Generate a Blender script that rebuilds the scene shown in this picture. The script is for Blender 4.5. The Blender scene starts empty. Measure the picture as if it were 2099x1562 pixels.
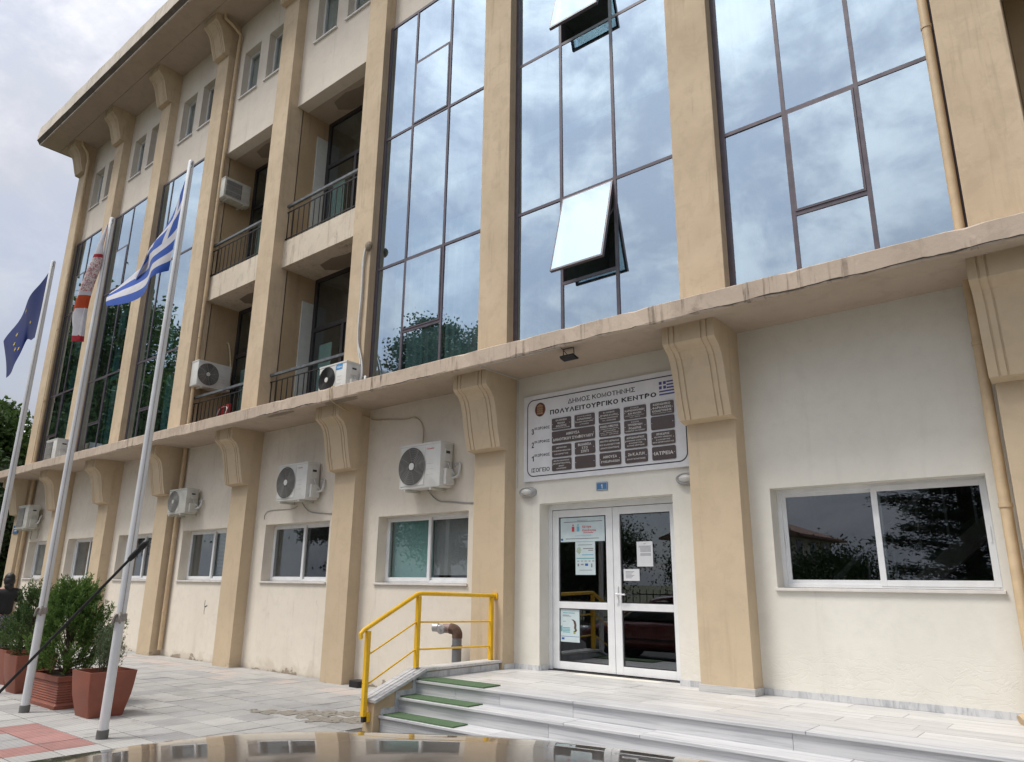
import bpy, bmesh, math, random
import numpy as np
from mathutils import Vector, Matrix

random.seed(7)
RNG = np.random.default_rng(11)
scene = bpy.context.scene
COL = scene.collection
R = math.radians

# ------------------------------------------------------------------ camera
CAM_YAW, CAM_PITCH, CAM_ROLL = R(39.745), R(15.449), R(-0.627)
cam_data = bpy.data.cameras.new('camera')
cam = bpy.data.objects.new('camera', cam_data)
COL.objects.link(cam)
scene.camera = cam
cam_data.sensor_width = 36.0
cam_data.lens = 36.0 * 1495.9 / 2099.0
cam_data.clip_start = 0.05
cam_data.clip_end = 5000.0
fw = Vector((-math.sin(CAM_YAW) * math.cos(CAM_PITCH), math.cos(CAM_YAW) * math.cos(CAM_PITCH), math.sin(CAM_PITCH)))
rt = Vector((math.cos(CAM_YAW), math.sin(CAM_YAW), 0.0))
dn = fw.cross(rt)
cr, sr = math.cos(CAM_ROLL), math.sin(CAM_ROLL)
rt, dn = cr * rt + sr * dn, -sr * rt + cr * dn
m3 = Matrix((rt, -dn, -fw)).transposed()
cam.matrix_world = Matrix.Translation((0, 0, 1.65)) @ m3.to_4x4()

# ------------------------------------------------------------------ sky, sun, exposure
SUN_EL = R(61)
SUN_DIR = Vector((-0.46, -0.66, 0.0)).normalized() * math.cos(SUN_EL) + Vector((0, 0, math.sin(SUN_EL)))
world = bpy.data.worlds.new('World')
scene.world = world
world.use_nodes = True
wn, wl = world.node_tree.nodes, world.node_tree.links
wn.clear()


def wnode(t, **kw):
    n = wn.new(t)
    for k, v in kw.items():
        setattr(n, k, v)
    return n


def wmath(op, a, b=None, clamp=False):
    n = wnode('ShaderNodeMath', operation=op, use_clamp=clamp)
    for i, s in enumerate((a, b)):
        if s is None:
            continue
        if isinstance(s, (int, float)):
            n.inputs[i].default_value = s
        else:
            wl.new(s, n.inputs[i])
    return n.outputs[0]


w_out = wnode('ShaderNodeOutputWorld')
w_bg = wnode('ShaderNodeBackground')
w_bg.inputs['Strength'].default_value = 0.10
w_sky = wnode('ShaderNodeTexSky', sky_type='NISHITA')
w_sky.sun_disc = False
w_sky.sun_elevation = SUN_EL
w_sky.sun_rotation = math.atan2(SUN_DIR.x, SUN_DIR.y)
w_sky.altitude = 50
w_sky.dust_density = 1.5
w_tc = wnode('ShaderNodeTexCoord')
w_sep = wnode('ShaderNodeSeparateXYZ')
wl.new(w_tc.outputs['Generated'], w_sep.inputs[0])
den = wmath('ADD', wmath('MAXIMUM', w_sep.outputs[2], 0.0), 0.42)
cx = wmath('DIVIDE', w_sep.outputs[0], den)
cy = wmath('DIVIDE', w_sep.outputs[1], den)
w_comb = wnode('ShaderNodeCombineXYZ')
wl.new(cx, w_comb.inputs[0])
wl.new(cy, w_comb.inputs[1])


def wnoise(scale, detail, rough, dist, off):
    mp = wnode('ShaderNodeMapping')
    mp.inputs['Location'].default_value = off
    wl.new(w_comb.outputs[0], mp.inputs[0])
    n = wnode('ShaderNodeTexNoise')
    n.inputs['Scale'].default_value = scale
    n.inputs['Detail'].default_value = detail
    n.inputs['Roughness'].default_value = rough
    n.inputs['Distortion'].default_value = dist
    wl.new(mp.outputs[0], n.inputs['Vector'])
    return n.outputs[0]


n_big = wnoise(1.15, 8, 0.55, 0.25, (3.1, 1.7, 0.0))
n_fine = wnoise(6.5, 10, 0.62, 0.3, (0.4, 5.2, 1.0))
n_tone = wnoise(3.3, 9, 0.60, 0.3, (8.4, 2.2, 3.0))
cov = wmath('ADD', wmath('MULTIPLY', n_big, 0.66), wmath('MULTIPLY', n_fine, 0.34))
w_ramp = wnode('ShaderNodeMapRange', interpolation_type='SMOOTHSTEP')
w_ramp.inputs[1].default_value = 0.41
w_ramp.inputs[2].default_value = 0.54
w_ramp.inputs[3].default_value = 0.80
w_ramp.inputs[4].default_value = 1.0
wl.new(cov, w_ramp.inputs[0])
w_tone = wnode('ShaderNodeMapRange', interpolation_type='SMOOTHSTEP')
w_tone.inputs[1].default_value = 0.42
w_tone.inputs[2].default_value = 0.60
w_tone.inputs[3].default_value = 0.0
w_tone.inputs[4].default_value = 1.0
wl.new(wmath('ADD', wmath('MULTIPLY', n_tone, 0.55), wmath('MULTIPLY', n_fine, 0.45)), w_tone.inputs[0])
# thin cloud glows towards the sun behind it: brighter and more contrasty there
w_dot = wnode('ShaderNodeVectorMath', operation='DOT_PRODUCT')
wl.new(w_tc.outputs['Generated'], w_dot.inputs[0])
w_dot.inputs[1].default_value = SUN_DIR
w_fwd = wmath('POWER', wmath('MAXIMUM', w_dot.outputs['Value'], 0.0), 3.0)
w_glow = wmath('ADD', wmath('MULTIPLY', w_fwd, 0.30), 0.66)
w_cc = wnode('ShaderNodeMix', data_type='RGBA')
wl.new(wmath('MULTIPLY', w_tone.outputs[0], wmath('ADD', wmath('MULTIPLY', w_fwd, 1.25), 0.07), clamp=True), w_cc.inputs[0])
w_cc.inputs[6].default_value = (5.3, 5.5, 6.2, 1)
w_cc.inputs[7].default_value = (10.6, 10.5, 10.4, 1)
# overcast skies brighten from the horizon to the zenith
w_grad = wmath('ADD', wmath('MULTIPLY', wmath('MAXIMUM', w_sep.outputs[2], 0.0), 0.66), 0.58)
w_grad = wmath('MULTIPLY', w_grad, w_glow)
w_vm = wnode('ShaderNodeVectorMath', operation='SCALE')
wl.new(w_cc.outputs[2], w_vm.inputs[0])
wl.new(w_grad, w_vm.inputs['Scale'])
w_mix = wnode('ShaderNodeMix', data_type='RGBA')
wl.new(w_ramp.outputs[0], w_mix.inputs[0])
wl.new(w_sky.outputs[0], w_mix.inputs[6])
wl.new(w_vm.outputs[0], w_mix.inputs[7])
wl.new(w_mix.outputs[2], w_bg.inputs['Color'])
wl.new(w_bg.outputs[0], w_out.inputs[0])

sun_data = bpy.data.lights.new('sun', 'SUN')
sun_data.energy = 1.5
sun_data.angle = R(18)
sun_data.color = (1.0, 0.95, 0.88)
sun = bpy.data.objects.new('sun', sun_data)
COL.objects.link(sun)
sun.rotation_euler = (-SUN_DIR).to_track_quat('-Z', 'Y').to_euler()
sun.location = (-10, -10, 30)

vs = scene.view_settings
vs.view_transform = 'Standard'
vs.look = 'None'
vs.exposure = 0.98
vs.gamma = 1.0
vs.use_curve_mapping = False
scene.cycles.use_denoising = True
scene.cycles.max_bounces = 8
scene.cycles.transparent_max_bounces = 12
scene.cycles.caustics_reflective = False
scene.cycles.caustics_refractive = False


# ------------------------------------------------------------------ mesh helpers
class MB:
    """collects shapes; build() links them as ONE mesh object"""

    def __init__(self):
        self.v, self.f, self.mi = [], [], []
        self.cur = 0

    def _add(self, vs_, fs_):
        o = len(self.v)
        self.v += [tuple(p) for p in vs_]
        self.f += [tuple(i + o for i in q) for q in fs_]
        self.mi += [self.cur] * len(fs_)
        return self

    def box(self, x0, x1, y0, y1, z0, z1):
        return self._add([(x0, y0, z0), (x1, y0, z0), (x1, y1, z0), (x0, y1, z0), (x0, y0, z1), (x1, y0, z1), (x1, y1, z1), (x0, y1, z1)],
                         [(0, 3, 2, 1), (4, 5, 6, 7), (0, 1, 5, 4), (1, 2, 6, 5), (2, 3, 7, 6), (3, 0, 4, 7)])

    def quad(self, a, b, c, d):
        return self._add([a, b, c, d], [(0, 1, 2, 3)])

    def prism(self, poly, axis, a, b):
        n = len(poly)
        def P(p, t):
            return {'x': (t, p[0], p[1]), 'y': (p[0], t, p[1]), 'z': (p[0], p[1], t)}[axis]
        vs_ = [P(p, a) for p in poly] + [P(p, b) for p in poly]
        fs_ = [tuple(range(n)), tuple(range(2 * n - 1, n - 1, -1))]
        fs_ += [(i, i + n, (i + 1) % n + n, (i + 1) % n) for i in range(n)]
        return self._add(vs_, fs_)

    def tube(self, pts, r, n=8, caps=True):
        pts = [Vector(p) for p in pts]
        rs = r if isinstance(r, (list, tuple)) else [r] * len(pts)
        vs_, fs_ = [], []
        prev = None
        for i, p in enumerate(pts):
            t = (pts[min(i + 1, len(pts) - 1)] - pts[max(i - 1, 0)]).normalized()
            if prev is None:
                u = t.orthogonal().normalized()
            else:
                u = (prev - t * prev.dot(t))
                u = u.normalized() if u.length > 1e-6 else t.orthogonal().normalized()
            prev = u
            w = t.cross(u)
            for k in range(n):
                a = 2 * math.pi * k / n
                vs_.append(p + (u * math.cos(a) + w * math.sin(a)) * rs[i])
        for i in range(len(pts) - 1):
            for k in range(n):
                k2 = (k + 1) % n
                fs_.append((i * n + k, i * n + k2, (i + 1) * n + k2, (i + 1) * n + k))
        if caps:
            fs_.append(tuple(range(n - 1, -1, -1)))
            fs_.append(tuple(range((len(pts) - 1) * n, len(pts) * n)))
        return self._add(vs_, fs_)

    def ring(self, c, axis, rad, r, n=28, m=5, sx=1.0):
        """torus, axis 'y' or 'x'; sx stretches the first in-plane direction"""
        c = Vector(c)
        e = {'y': (Vector((1, 0, 0)), Vector((0, 0, 1)), Vector((0, 1, 0))), 'x': (Vector((0, 1, 0)), Vector((0, 0, 1)), Vector((1, 0, 0))),
             'z': (Vector((1, 0, 0)), Vector((0, 1, 0)), Vector((0, 0, 1)))}[axis]
        vs_, fs_ = [], []
        for i in range(n):
            a = 2 * math.pi * i / n
            d = e[0] * math.cos(a) * sx + e[1] * math.sin(a)
            for k in range(m):
                b = 2 * math.pi * k / m
                vs_.append(c + d * (rad + r * math.cos(b)) + e[2] * r * math.sin(b))
        for i in range(n):
            for k in range(m):
                fs_.append((i * m + k, ((i + 1) % n) * m + k, ((i + 1) % n) * m + (k + 1) % m, i * m + (k + 1) % m))
        return self._add(vs_, fs_)

    def lathe(self, prof, c, n=24, sx=1.0, sy=1.0):
        vs_, fs_ = [], []
        for (r, z) in prof:
            for k in range(n):
                a = 2 * math.pi * k / n
                vs_.append((c[0] + r * math.cos(a) * sx, c[1] + r * math.sin(a) * sy, c[2] + z))
        for i in range(len(prof) - 1):
            for k in range(n):
                k2 = (k + 1) % n
                fs_.append((i * n + k, i * n + k2, (i + 1) * n + k2, (i + 1) * n + k))
        fs_.append(tuple(range(n - 1, -1, -1)))
        fs_.append(tuple(range((len(prof) - 1) * n, len(prof) * n)))
        return self._add(vs_, fs_)

    def ball(self, c, r, nu=14, nv=9):
        if isinstance(r, (int, float)):
            r = (r, r, r)
        prof = [(math.sin(math.pi * (i + .02) / (nv + .04)), -math.cos(math.pi * (i + .02) / (nv + .04))) for i in range(nv + 1)]
        vs_, fs_ = [], []
        for (q, z) in prof:
            for k in range(nu):
                a = 2 * math.pi * k / nu
                vs_.append((c[0] + q * math.cos(a) * r[0], c[1] + q * math.sin(a) * r[1], c[2] + z * r[2]))
        for i in range(nv):
            for k in range(nu):
                k2 = (k + 1) % nu
                fs_.append((i * nu + k, i * nu + k2, (i + 1) * nu + k2, (i + 1) * nu + k))
        fs_.append(tuple(range(nu - 1, -1, -1)))
        fs_.append(tuple(range(nv * nu, (nv + 1) * nu)))
        return self._add(vs_, fs_)

    def loft(self, rings, caps=True, closed=True):
        n = len(rings[0])
        vs_ = [p for rg in rings for p in rg]
        fs_ = []
        for i in range(len(rings) - 1):
            for k in range(n if closed else n - 1):
                k2 = (k + 1) % n
                fs_.append((i * n + k, i * n + k2, (i + 1) * n + k2, (i + 1) * n + k))
        if caps:
            fs_.append(tuple(range(n - 1, -1, -1)))
            fs_.append(tuple(range((len(rings) - 1) * n, len(rings) * n)))
        return self._add(vs_, fs_)

    def xf(self, m, start=0):
        for i in range(start, len(self.v)):
            self.v[i] = tuple(m @ Vector(self.v[i]))
        return self

    def mesh(self, name, smooth=None, bevel=0.0, recalc=True):
        me = bpy.data.meshes.new(name)
        me.from_pydata(self.v, [], self.f)
        for p, m in zip(me.polygons, self.mi):
            p.material_index = m
        if recalc or bevel:
            bm = bmesh.new()
            bm.from_mesh(me)
            if recalc:
                bmesh.ops.recalc_face_normals(bm, faces=bm.faces)
            if bevel:
                es = [e for e in bm.edges if len(e.link_faces) == 2 and e.calc_face_angle(0) > 0.6]
                bmesh.ops.bevel(bm, geom=es, offset=bevel, segments=2, profile=0.5, affect='EDGES', clamp_overlap=True)
            bm.to_mesh(me)
            bm.free()
        if smooth is not None:
            for p in me.polygons:
                p.use_smooth = True
            me.set_sharp_from_angle(angle=R(smooth))
        return me

    def build(self, name, mat, parent=None, smooth=None, bevel=0.0, recalc=True):
        return link_mesh(name, self.mesh(name, smooth, bevel, recalc), mat, parent)


def link_mesh(name, me, mat, parent=None):
    if not me.materials:
        for m in (mat if isinstance(mat, (list, tuple)) else [mat]):
            me.materials.append(m)
    o = bpy.data.objects.new(name, me)
    COL.objects.link(o)
    if parent is not None:
        set_parent(o, parent)
    return o


def set_parent(o, p):
    o.parent = p
    o.matrix_parent_inverse = world_of(p).inverted()


def world_of(p):
    m = p.matrix_basis.copy()
    if p.parent is not None:
        m = world_of(p.parent) @ p.matrix_parent_inverse @ m
    return m


def tag(o, label=None, cat=None, group=None, kind=None):
    if label:
        o['label'] = label
    if cat:
        o['category'] = cat
    if group:
        o['group'] = group
    if kind:
        o['kind'] = kind
    return o


def empty(name, loc, label=None, cat=None, group=None, rz=0.0):
    e = bpy.data.objects.new(name, None)
    e.empty_display_size = 0.2
    COL.objects.link(e)
    e.location = loc
    e.rotation_euler = (0, 0, rz)
    return tag(e, label, cat, group)


def copy_tree(o, parent=None):
    c = o.copy()
    COL.objects.link(c)
    if parent is not None:
        c.parent = parent
    for ch in o.children:
        copy_tree(ch, c)
    return c


def quads_mesh(name, q):
    """q: (n,4,3) array of loose quads, quick"""
    n = len(q)
    me = bpy.data.meshes.new(name)
    me.vertices.add(4 * n)
    me.vertices.foreach_set('co', np.ascontiguousarray(q, dtype=np.float32).ravel())
    me.loops.add(4 * n)
    me.loops.foreach_set('vertex_index', np.arange(4 * n, dtype=np.int32))
    me.polygons.add(n)
    me.polygons.foreach_set('loop_start', np.arange(0, 4 * n, 4, dtype=np.int32))
    me.update(calc_edges=True)
    return me


# ------------------------------------------------------------------ materials
class NT:
    def __init__(self, name):
        self.m = bpy.data.materials.new(name)
        self.m.use_nodes = True
        self.t = self.m.node_tree
        self.t.nodes.clear()
        self.out = self.n('ShaderNodeOutputMaterial')

    def n(self, typ, ins=None, **kw):
        nd = self.t.nodes.new(typ)
        for k, v in kw.items():
            setattr(nd, k, v)
        for k, v in (ins or {}).items():
            self.set(nd.inputs[k], v)
        return nd

    def set(self, sock, v):
        if isinstance(v, bpy.types.NodeSocket):
            self.t.links.new(v, sock)
        elif isinstance(v, (tuple, list)) and len(v) == 3 and sock.type == 'RGBA':
            sock.default_value = (*v, 1)
        else:
            sock.default_value = v

    def math(self, op, a, b=0.0, clamp=False):
        return self.n('ShaderNodeMath', {0: a, 1: b}, operation=op, use_clamp=clamp).outputs[0]

    def mix(self, f, a, b, blend='MIX'):
        return self.n('ShaderNodeMix', {0: f, 6: a, 7: b}, data_type='RGBA', blend_type=blend).outputs[2]

    def mapr(self, v, a, b, c=0.0, d=1.0, smooth=True):
        return self.n('ShaderNodeMapRange', {0: v, 1: a, 2: b, 3: c, 4: d}, interpolation_type='SMOOTHSTEP' if smooth else 'LINEAR').outputs[0]

    def pos(self, scale=(1, 1, 1), loc=(0, 0, 0), src='pos'):
        if src == 'pos':
            s = self.n('ShaderNodeNewGeometry').outputs['Position']
        elif src == 'obj':
            s = self.n('ShaderNodeTexCoord').outputs['Object']
        else:
            s = self.n('ShaderNodeTexCoord').outputs['Generated']
        return self.n('ShaderNodeMapping', {'Vector': s, 'Scale': scale, 'Location': loc}).outputs[0]

    def noise(self, vec, scale, detail=4, rough=0.55, dist=0.0):
        return self.n('ShaderNodeTexNoise', {'Vector': vec, 'Scale': scale, 'Detail': detail, 'Roughness': rough, 'Distortion': dist}).outputs[0]

    def bump(self, h, strength=0.2, dist=0.01):
        return self.n('ShaderNodeBump', {'Height': h, 'Strength': strength, 'Distance': dist}).outputs[0]

    def bsdf(self, **kw):
        p = self.n('ShaderNodeBsdfPrincipled')
        for k, v in kw.items():
            self.set(p.inputs[k], v)
        return p.outputs[0]

    def done(self, s):
        self.t.links.new(s, self.out.inputs[0])
        return self.m


def plain(name, c, rough=0.5, metal=0.0, var=0.12, scale=6.0, coat=0.0, bump=0.0, spec=0.5):
    t = NT(name)
    p = t.pos()
    nz = t.noise(p, scale, 5)
    col = t.mix(t.mapr(nz, .35, .65), tuple(x * (1 - var) for x in c), tuple(min(1, x * (1 + var * .5)) for x in c))
    kw = {'Base Color': col, 'Roughness': t.mapr(nz, .2, .8, max(0, rough - .06), min(1, rough + .08)), 'Metallic': metal, 'Coat Weight': coat, 'Coat Roughness': .05, 'Specular IOR Level': spec}
    if bump:
        kw['Normal'] = t.bump(t.noise(p, scale * 12, 4), bump, .004)
    return t.done(t.bsdf(**kw))


def plaster(name, c, c2, dirt=(.25, .2, .15), dirt_amt=.35, streak=.25, bump=.25, scale=1.0, peel=0.0, zpeel=.28, blister=0.0, drip=0.0):
    """painted render: soft mottling, rain streaks, fine trowel relief, optional flaked patches near the ground"""
    t = NT(name)
    p = t.pos()
    big = t.noise(p, .9 * scale, 6, .6, .3)
    mid = t.noise(p, 7 * scale, 5, .6)
    col = t.mix(t.mapr(big, .3, .7), c, c2)
    col = t.mix(t.math('MULTIPLY', t.mapr(mid, .45, .75), .35), col, tuple(x * .86 for x in c))
    st = t.noise(t.pos((5.5, 5.5, .45)), 1.0, 5, .6, .4)
    col = t.mix(t.math('MULTIPLY', t.mapr(st, .56, .78), streak), col, dirt)
    spot = t.noise(t.pos(loc=(3, 9, 2)), 2.3, 7, .65, .6)
    col = t.mix(t.math('MULTIPLY', t.mapr(spot, .62, .8), dirt_amt), col, dirt)
    if drip:
        dr_ = t.noise(t.pos((15, 15, 1.1), (2, 2, 7)), 1.0, 6, .62, .25)
        dg_ = t.noise(t.pos(loc=(6, 1, 4)), 1.3, 4, .55)
        col = t.mix(t.math('MULTIPLY', t.math('MULTIPLY', t.mapr(dr_, .52, .66), t.mapr(dg_, .42, .62)), drip), col, tuple(x * .55 for x in dirt))
    blot = t.noise(t.pos(loc=(7, 3, 5)), 3.6 * scale, 8, .66, .4)
    col = t.mix(t.math('MULTIPLY', t.mapr(blot, .50, .62), dirt_amt * .55), col, tuple(x * .80 for x in c2))
    col = t.mix(t.math('MULTIPLY', t.mapr(t.noise(t.pos(loc=(1, 8, 3)), 11 * scale, 7, .68, .3), .58, .70), dirt_amt * .5), col, tuple(min(1, x * 1.12) for x in c))
    h = t.math('ADD', t.math('MULTIPLY', t.noise(p, 26, 4, .6), .7), t.math('MULTIPLY', t.noise(p, 160, 3), .3))
    if blister:
        zb_ = t.n('ShaderNodeSeparateXYZ', {0: t.n('ShaderNodeNewGeometry').outputs['Position']}).outputs[2]
        band = t.math('MULTIPLY', t.mapr(zb_, .52, .66), t.mapr(zb_, 1.15, .75))
        rg_ = t.math('ABSOLUTE', t.math('SUBTRACT', t.noise(t.pos((1, 1, 1.9), (2, 4, 1)), 4.2, 7, .6, 1.0), .5))
        h = t.math('ADD', h, t.math('MULTIPLY', t.math('MULTIPLY', t.mapr(rg_, .0, .05), band), blister))
    if peel:
        z = t.n('ShaderNodeSeparateXYZ', {0: t.n('ShaderNodeNewGeometry').outputs['Position']}).outputs[2]
        nz = t.noise(t.pos((1.2, 1.2, 1.6)), 2.1, 8, .6, .8)
        lim = t.mapr(z, 0.0, zpeel, .52, .85, smooth=False)
        mask = t.math('MULTIPLY', t.mapr(t.math('SUBTRACT', nz, lim), .0, .018), peel)
        col = t.mix(mask, col, (.33, .28, .23))
        damp = t.math('MULTIPLY', t.mapr(t.math('SUBTRACT', t.noise(p, 1.7, 6, .6, .5), t.mapr(z, 0.0, .55, .38, .8, smooth=False)), 0, .15), .3 * peel)
        col = t.mix(damp, col, (.42, .33, .24))
        h = t.math('SUBTRACT', h, t.math('MULTIPLY', mask, 1.5))
    return t.done(t.bsdf(**{'Base Color': col, 'Roughness': .88, 'Specular IOR Level': .25, 'Normal': t.bump(h, bump, .006)}))


def marble(name, c, vein, ang, axis_scale, amt=.75):
    t = NT(name)
    oi = t.n('ShaderNodeObjectInfo').outputs['Random']
    off = t.n('ShaderNodeCombineXYZ', {0: t.math('MULTIPLY', oi, 31.0), 1: t.math('MULTIPLY', oi, 17.0), 2: t.math('MULTIPLY', oi, 9.0)}).outputs[0]
    pos = t.n('ShaderNodeNewGeometry').outputs['Position']
    v = t.n('ShaderNodeVectorMath', {0: pos, 1: off}, operation='ADD').outputs[0]
    mp = t.n('ShaderNodeMapping', {'Vector': v, 'Scale': axis_scale, 'Rotation': ang}).outputs[0]
    a = t.noise(mp, 3.2, 7, .62, .5)
    b = t.noise(mp, 9.0, 6, .6, .3)
    f = t.math('ADD', t.math('MULTIPLY', t.mapr(a, .42, .72), .7), t.math('MULTIPLY', t.mapr(b, .5, .75), .35))
    tone = t.mapr(oi, 0, 1, .88, 1.04, smooth=False)
    col = t.mix(t.math('MULTIPLY', f, amt, clamp=True), c, vein)
    col = t.n('ShaderNodeVectorMath', {0: col, 1: t.n('ShaderNodeCombineXYZ', {0: tone, 1: tone, 2: tone}).outputs[0]}, operation='MULTIPLY').outputs[0]
    dirt = t.mapr(t.noise(pos, 5, 7, .65, .5), .6, .8)
    col = t.mix(t.math('MULTIPLY', dirt, .22), col, (.35, .31, .26))
    return t.done(t.bsdf(**{'Base Color': col, 'Roughness': t.mapr(t.noise(pos, 4, 5), .3, .7, .38, .6), 'Specular IOR Level': .4,
                            'Normal': t.bump(t.noise(pos, 90, 3), .06, .002)}))


def leafmat(name, c1, c2, tr=.3):
    t = NT(name)
    g = t.n('ShaderNodeNewGeometry')
    r = g.outputs['Random Per Island']
    nz = t.noise(t.pos(), 1.4, 3)
    col = t.mix(t.math('ADD', t.math('MULTIPLY', r, .6), t.math('MULTIPLY', t.mapr(nz, .35, .65), .4)), c1, c2)
    d = t.bsdf(**{'Base Color': col, 'Roughness': .6, 'Specular IOR Level': .3})
    tl = t.n('ShaderNodeBsdfTranslucent', {'Color': col}).outputs[0]
    return t.done(t.n('ShaderNodeMixShader', {0: tr, 1: d, 2: tl}).outputs[0])


def cloth(name, c, tr=.25):
    t = NT(name)
    w = t.noise(t.pos((1, 1, 1)), 9, 4)
    col = t.mix(t.mapr(w, .3, .7), tuple(x * .88 for x in c), c)
    d = t.bsdf(**{'Base Color': col, 'Roughness': .8, 'Specular IOR Level': .2, 'Sheen Weight': .1, 'Normal': t.bump(t.noise(t.pos(), 400, 2), .08, .001)})
    tl = t.n('ShaderNodeBsdfTranslucent', {'Color': col}).outputs[0]
    return t.done(t.n('ShaderNodeMixShader', {0: tr, 1: d, 2: tl}).outputs[0])


def glass(name, tint, base_refl, refl_col, rough=.01, wav=.0, ior=1.5, dirt=.0):
    """pane: see-through tint plus a mirror film; reflection grows towards grazing"""
    t = NT(name)
    nrm = None
    kw = {'Color': refl_col, 'Roughness': rough}
    if wav:
        nrm = t.bump(t.noise(t.pos((1, 1, .6)), 1.1, 2), wav, .02)
        kw['Normal'] = nrm
    gl = t.n('ShaderNodeBsdfGlossy', kw).outputs[0]
    tr = t.n('ShaderNodeBsdfTransparent', {'Color': tint}).outputs[0]
    gg = t.n('ShaderNodeNewGeometry')
    dt = t.math('ABSOLUTE', t.n('ShaderNodeVectorMath', {0: gg.outputs['Incoming'], 1: gg.outputs['Normal']}, operation='DOT_PRODUCT').outputs['Value'])
    fr = t.math('POWER', t.math('SUBTRACT', 1.0, dt, clamp=True), 4.0)
    fac = t.math('ADD', t.math('MULTIPLY', fr, 1 - base_refl), base_refl, clamp=True)
    sh = t.n('ShaderNodeMixShader', {0: fac, 1: tr, 2: gl}).outputs[0]
    if dirt:
        st = t.noise(t.pos((9, 9, .5)), 1.0, 5, .6, .3)
        df = t.n('ShaderNodeBsdfDiffuse', {'Color': (.6, .6, .58)}).outputs[0]
        sh = t.n('ShaderNodeMixShader', {0: t.math('MULTIPLY', t.mapr(st, .45, .8), dirt), 1: sh, 2: df}).outputs[0]
    return t.done(sh)


MAT = {}
MAT['wall'] = plaster('cream_render', (.78, .715, .615), (.72, .655, .56), dirt_amt=.34, streak=.22, peel=1.0, zpeel=.34)
MAT['wall_new'] = plaster('ivory_render', (.77, .745, .675), (.71, .685, .615), dirt_amt=.2, streak=.09, bump=.3, blister=.7)
MAT['wall_top'] = plaster('upper_cream_render', (.74, .675, .585), (.67, .605, .525), dirt_amt=.25, streak=.22)
MAT['tan'] = plaster('tan_render', (.60, .48, .335), (.54, .43, .295), dirt=(.26, .19, .13), dirt_amt=.38, streak=.28, peel=.8, zpeel=.25)
MAT['tan_up'] = plaster('weathered_tan_render', (.62, .50, .355), (.52, .41, .285), dirt=(.25, .18, .11), dirt_amt=.5, streak=.4, drip=.18)
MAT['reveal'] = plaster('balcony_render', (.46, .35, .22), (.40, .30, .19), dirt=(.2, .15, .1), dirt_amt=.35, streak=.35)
MAT['slab'] = plaster('canopy_concrete', (.56, .46, .365), (.47, .385, .31), dirt=(.14, .105, .08), dirt_amt=.9, streak=.65, bump=.5, drip=.75)
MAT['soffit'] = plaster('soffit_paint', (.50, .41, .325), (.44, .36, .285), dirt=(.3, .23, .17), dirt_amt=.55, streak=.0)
MAT['fascia'] = plaster('eave_concrete', (.62, .56, .475), (.50, .45, .38), dirt=(.16, .13, .10), dirt_amt=.6, streak=.7, bump=.4, drip=.6)
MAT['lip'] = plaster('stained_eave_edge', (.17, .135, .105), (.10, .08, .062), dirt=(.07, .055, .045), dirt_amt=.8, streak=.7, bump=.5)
MAT['balc'] = plaster('balcony_fascia_render', (.68, .60, .49), (.60, .52, .42), dirt=(.22, .17, .12), dirt_amt=.75, streak=.8, drip=.6)
MAT['patch'] = plaster('cement_patch', (.30, .25, .19), (.25, .21, .165), dirt_amt=.3, streak=0)
MAT['pvc'] = plain('white_pvc', (.80, .81, .82), .32, var=.04)
MAT['alu'] = plain('mauve_grey_aluminium', (.105, .088, .105), .38, var=.12, metal=.15)
MAT['alu_dark'] = plain('dark_window_frame', (.035, .032, .035), .4)
MAT['mirror'] = glass('reflective_curtain_glass', (.60, .84, .88), .60, (.70, .86, 1.0), .006, .09, 1.45, dirt=.05)
MAT['pane'] = glass('window_glass', (.86, .89, .89), .07, (.86, .90, .95), .006, .02, 1.5)
MAT['door_pane'] = glass('dark_door_glass', (.66, .69, .70), .13, (.86, .90, .95), .006, .015, 1.5)
MAT['dark'] = plain('dark_interior', (.28, .28, .27), .9)
MAT['floor_in'] = plain('interior_floor', (.36, .34, .31), .6)
MAT['teal'] = plain('teal_blind', (.34, .56, .52), .8, var=.05)
MAT['greyblind'] = plain('grey_blind', (.42, .41, .41), .9, var=.05)
MAT['screen'] = plain('grey_screen', (.12, .115, .115), .9, var=.05)
MAT['paleblind'] = plain('pale_blind', (.55, .58, .56), .85, var=.05)
MAT['curtain'] = plain('pale_curtain', (.42, .62, .62), .9, var=.08)
MAT['marble_sill'] = plain('marble_sill', (.70, .67, .63), .5, var=.08)
MAT['rail_black'] = plain('black_iron', (.014, .013, .012), .55)
MAT['galv'] = plain('galvanised_rail', (.15, .165, .175), .5, metal=.4, var=.3, scale=9)
MAT['pipe'] = plain('tan_downpipe', (.56, .42, .26), .55, var=.1)

# ================================================================== THE BUILDING
XB0, XB1 = -27.60, 3.30              # building ends
YP, YW, YG = 8.17, 8.42, 8.35        # pilaster faces, wall face, curtain glass
PIL = [(-27.62, -27.02), (-24.48, -23.88), (-21.22, -20.60), (-17.85, -17.22), (-14.50, -13.87), (-10.97, -10.38), (-7.52, -6.91), (-3.98, -3.36), (-0.75, -0.13), (2.70, 3.32)]
building = empty('office_building', (-12.2, 8.42, 0), 'long cream and tan municipal office block with mirrored glass bays', 'building')


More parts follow.
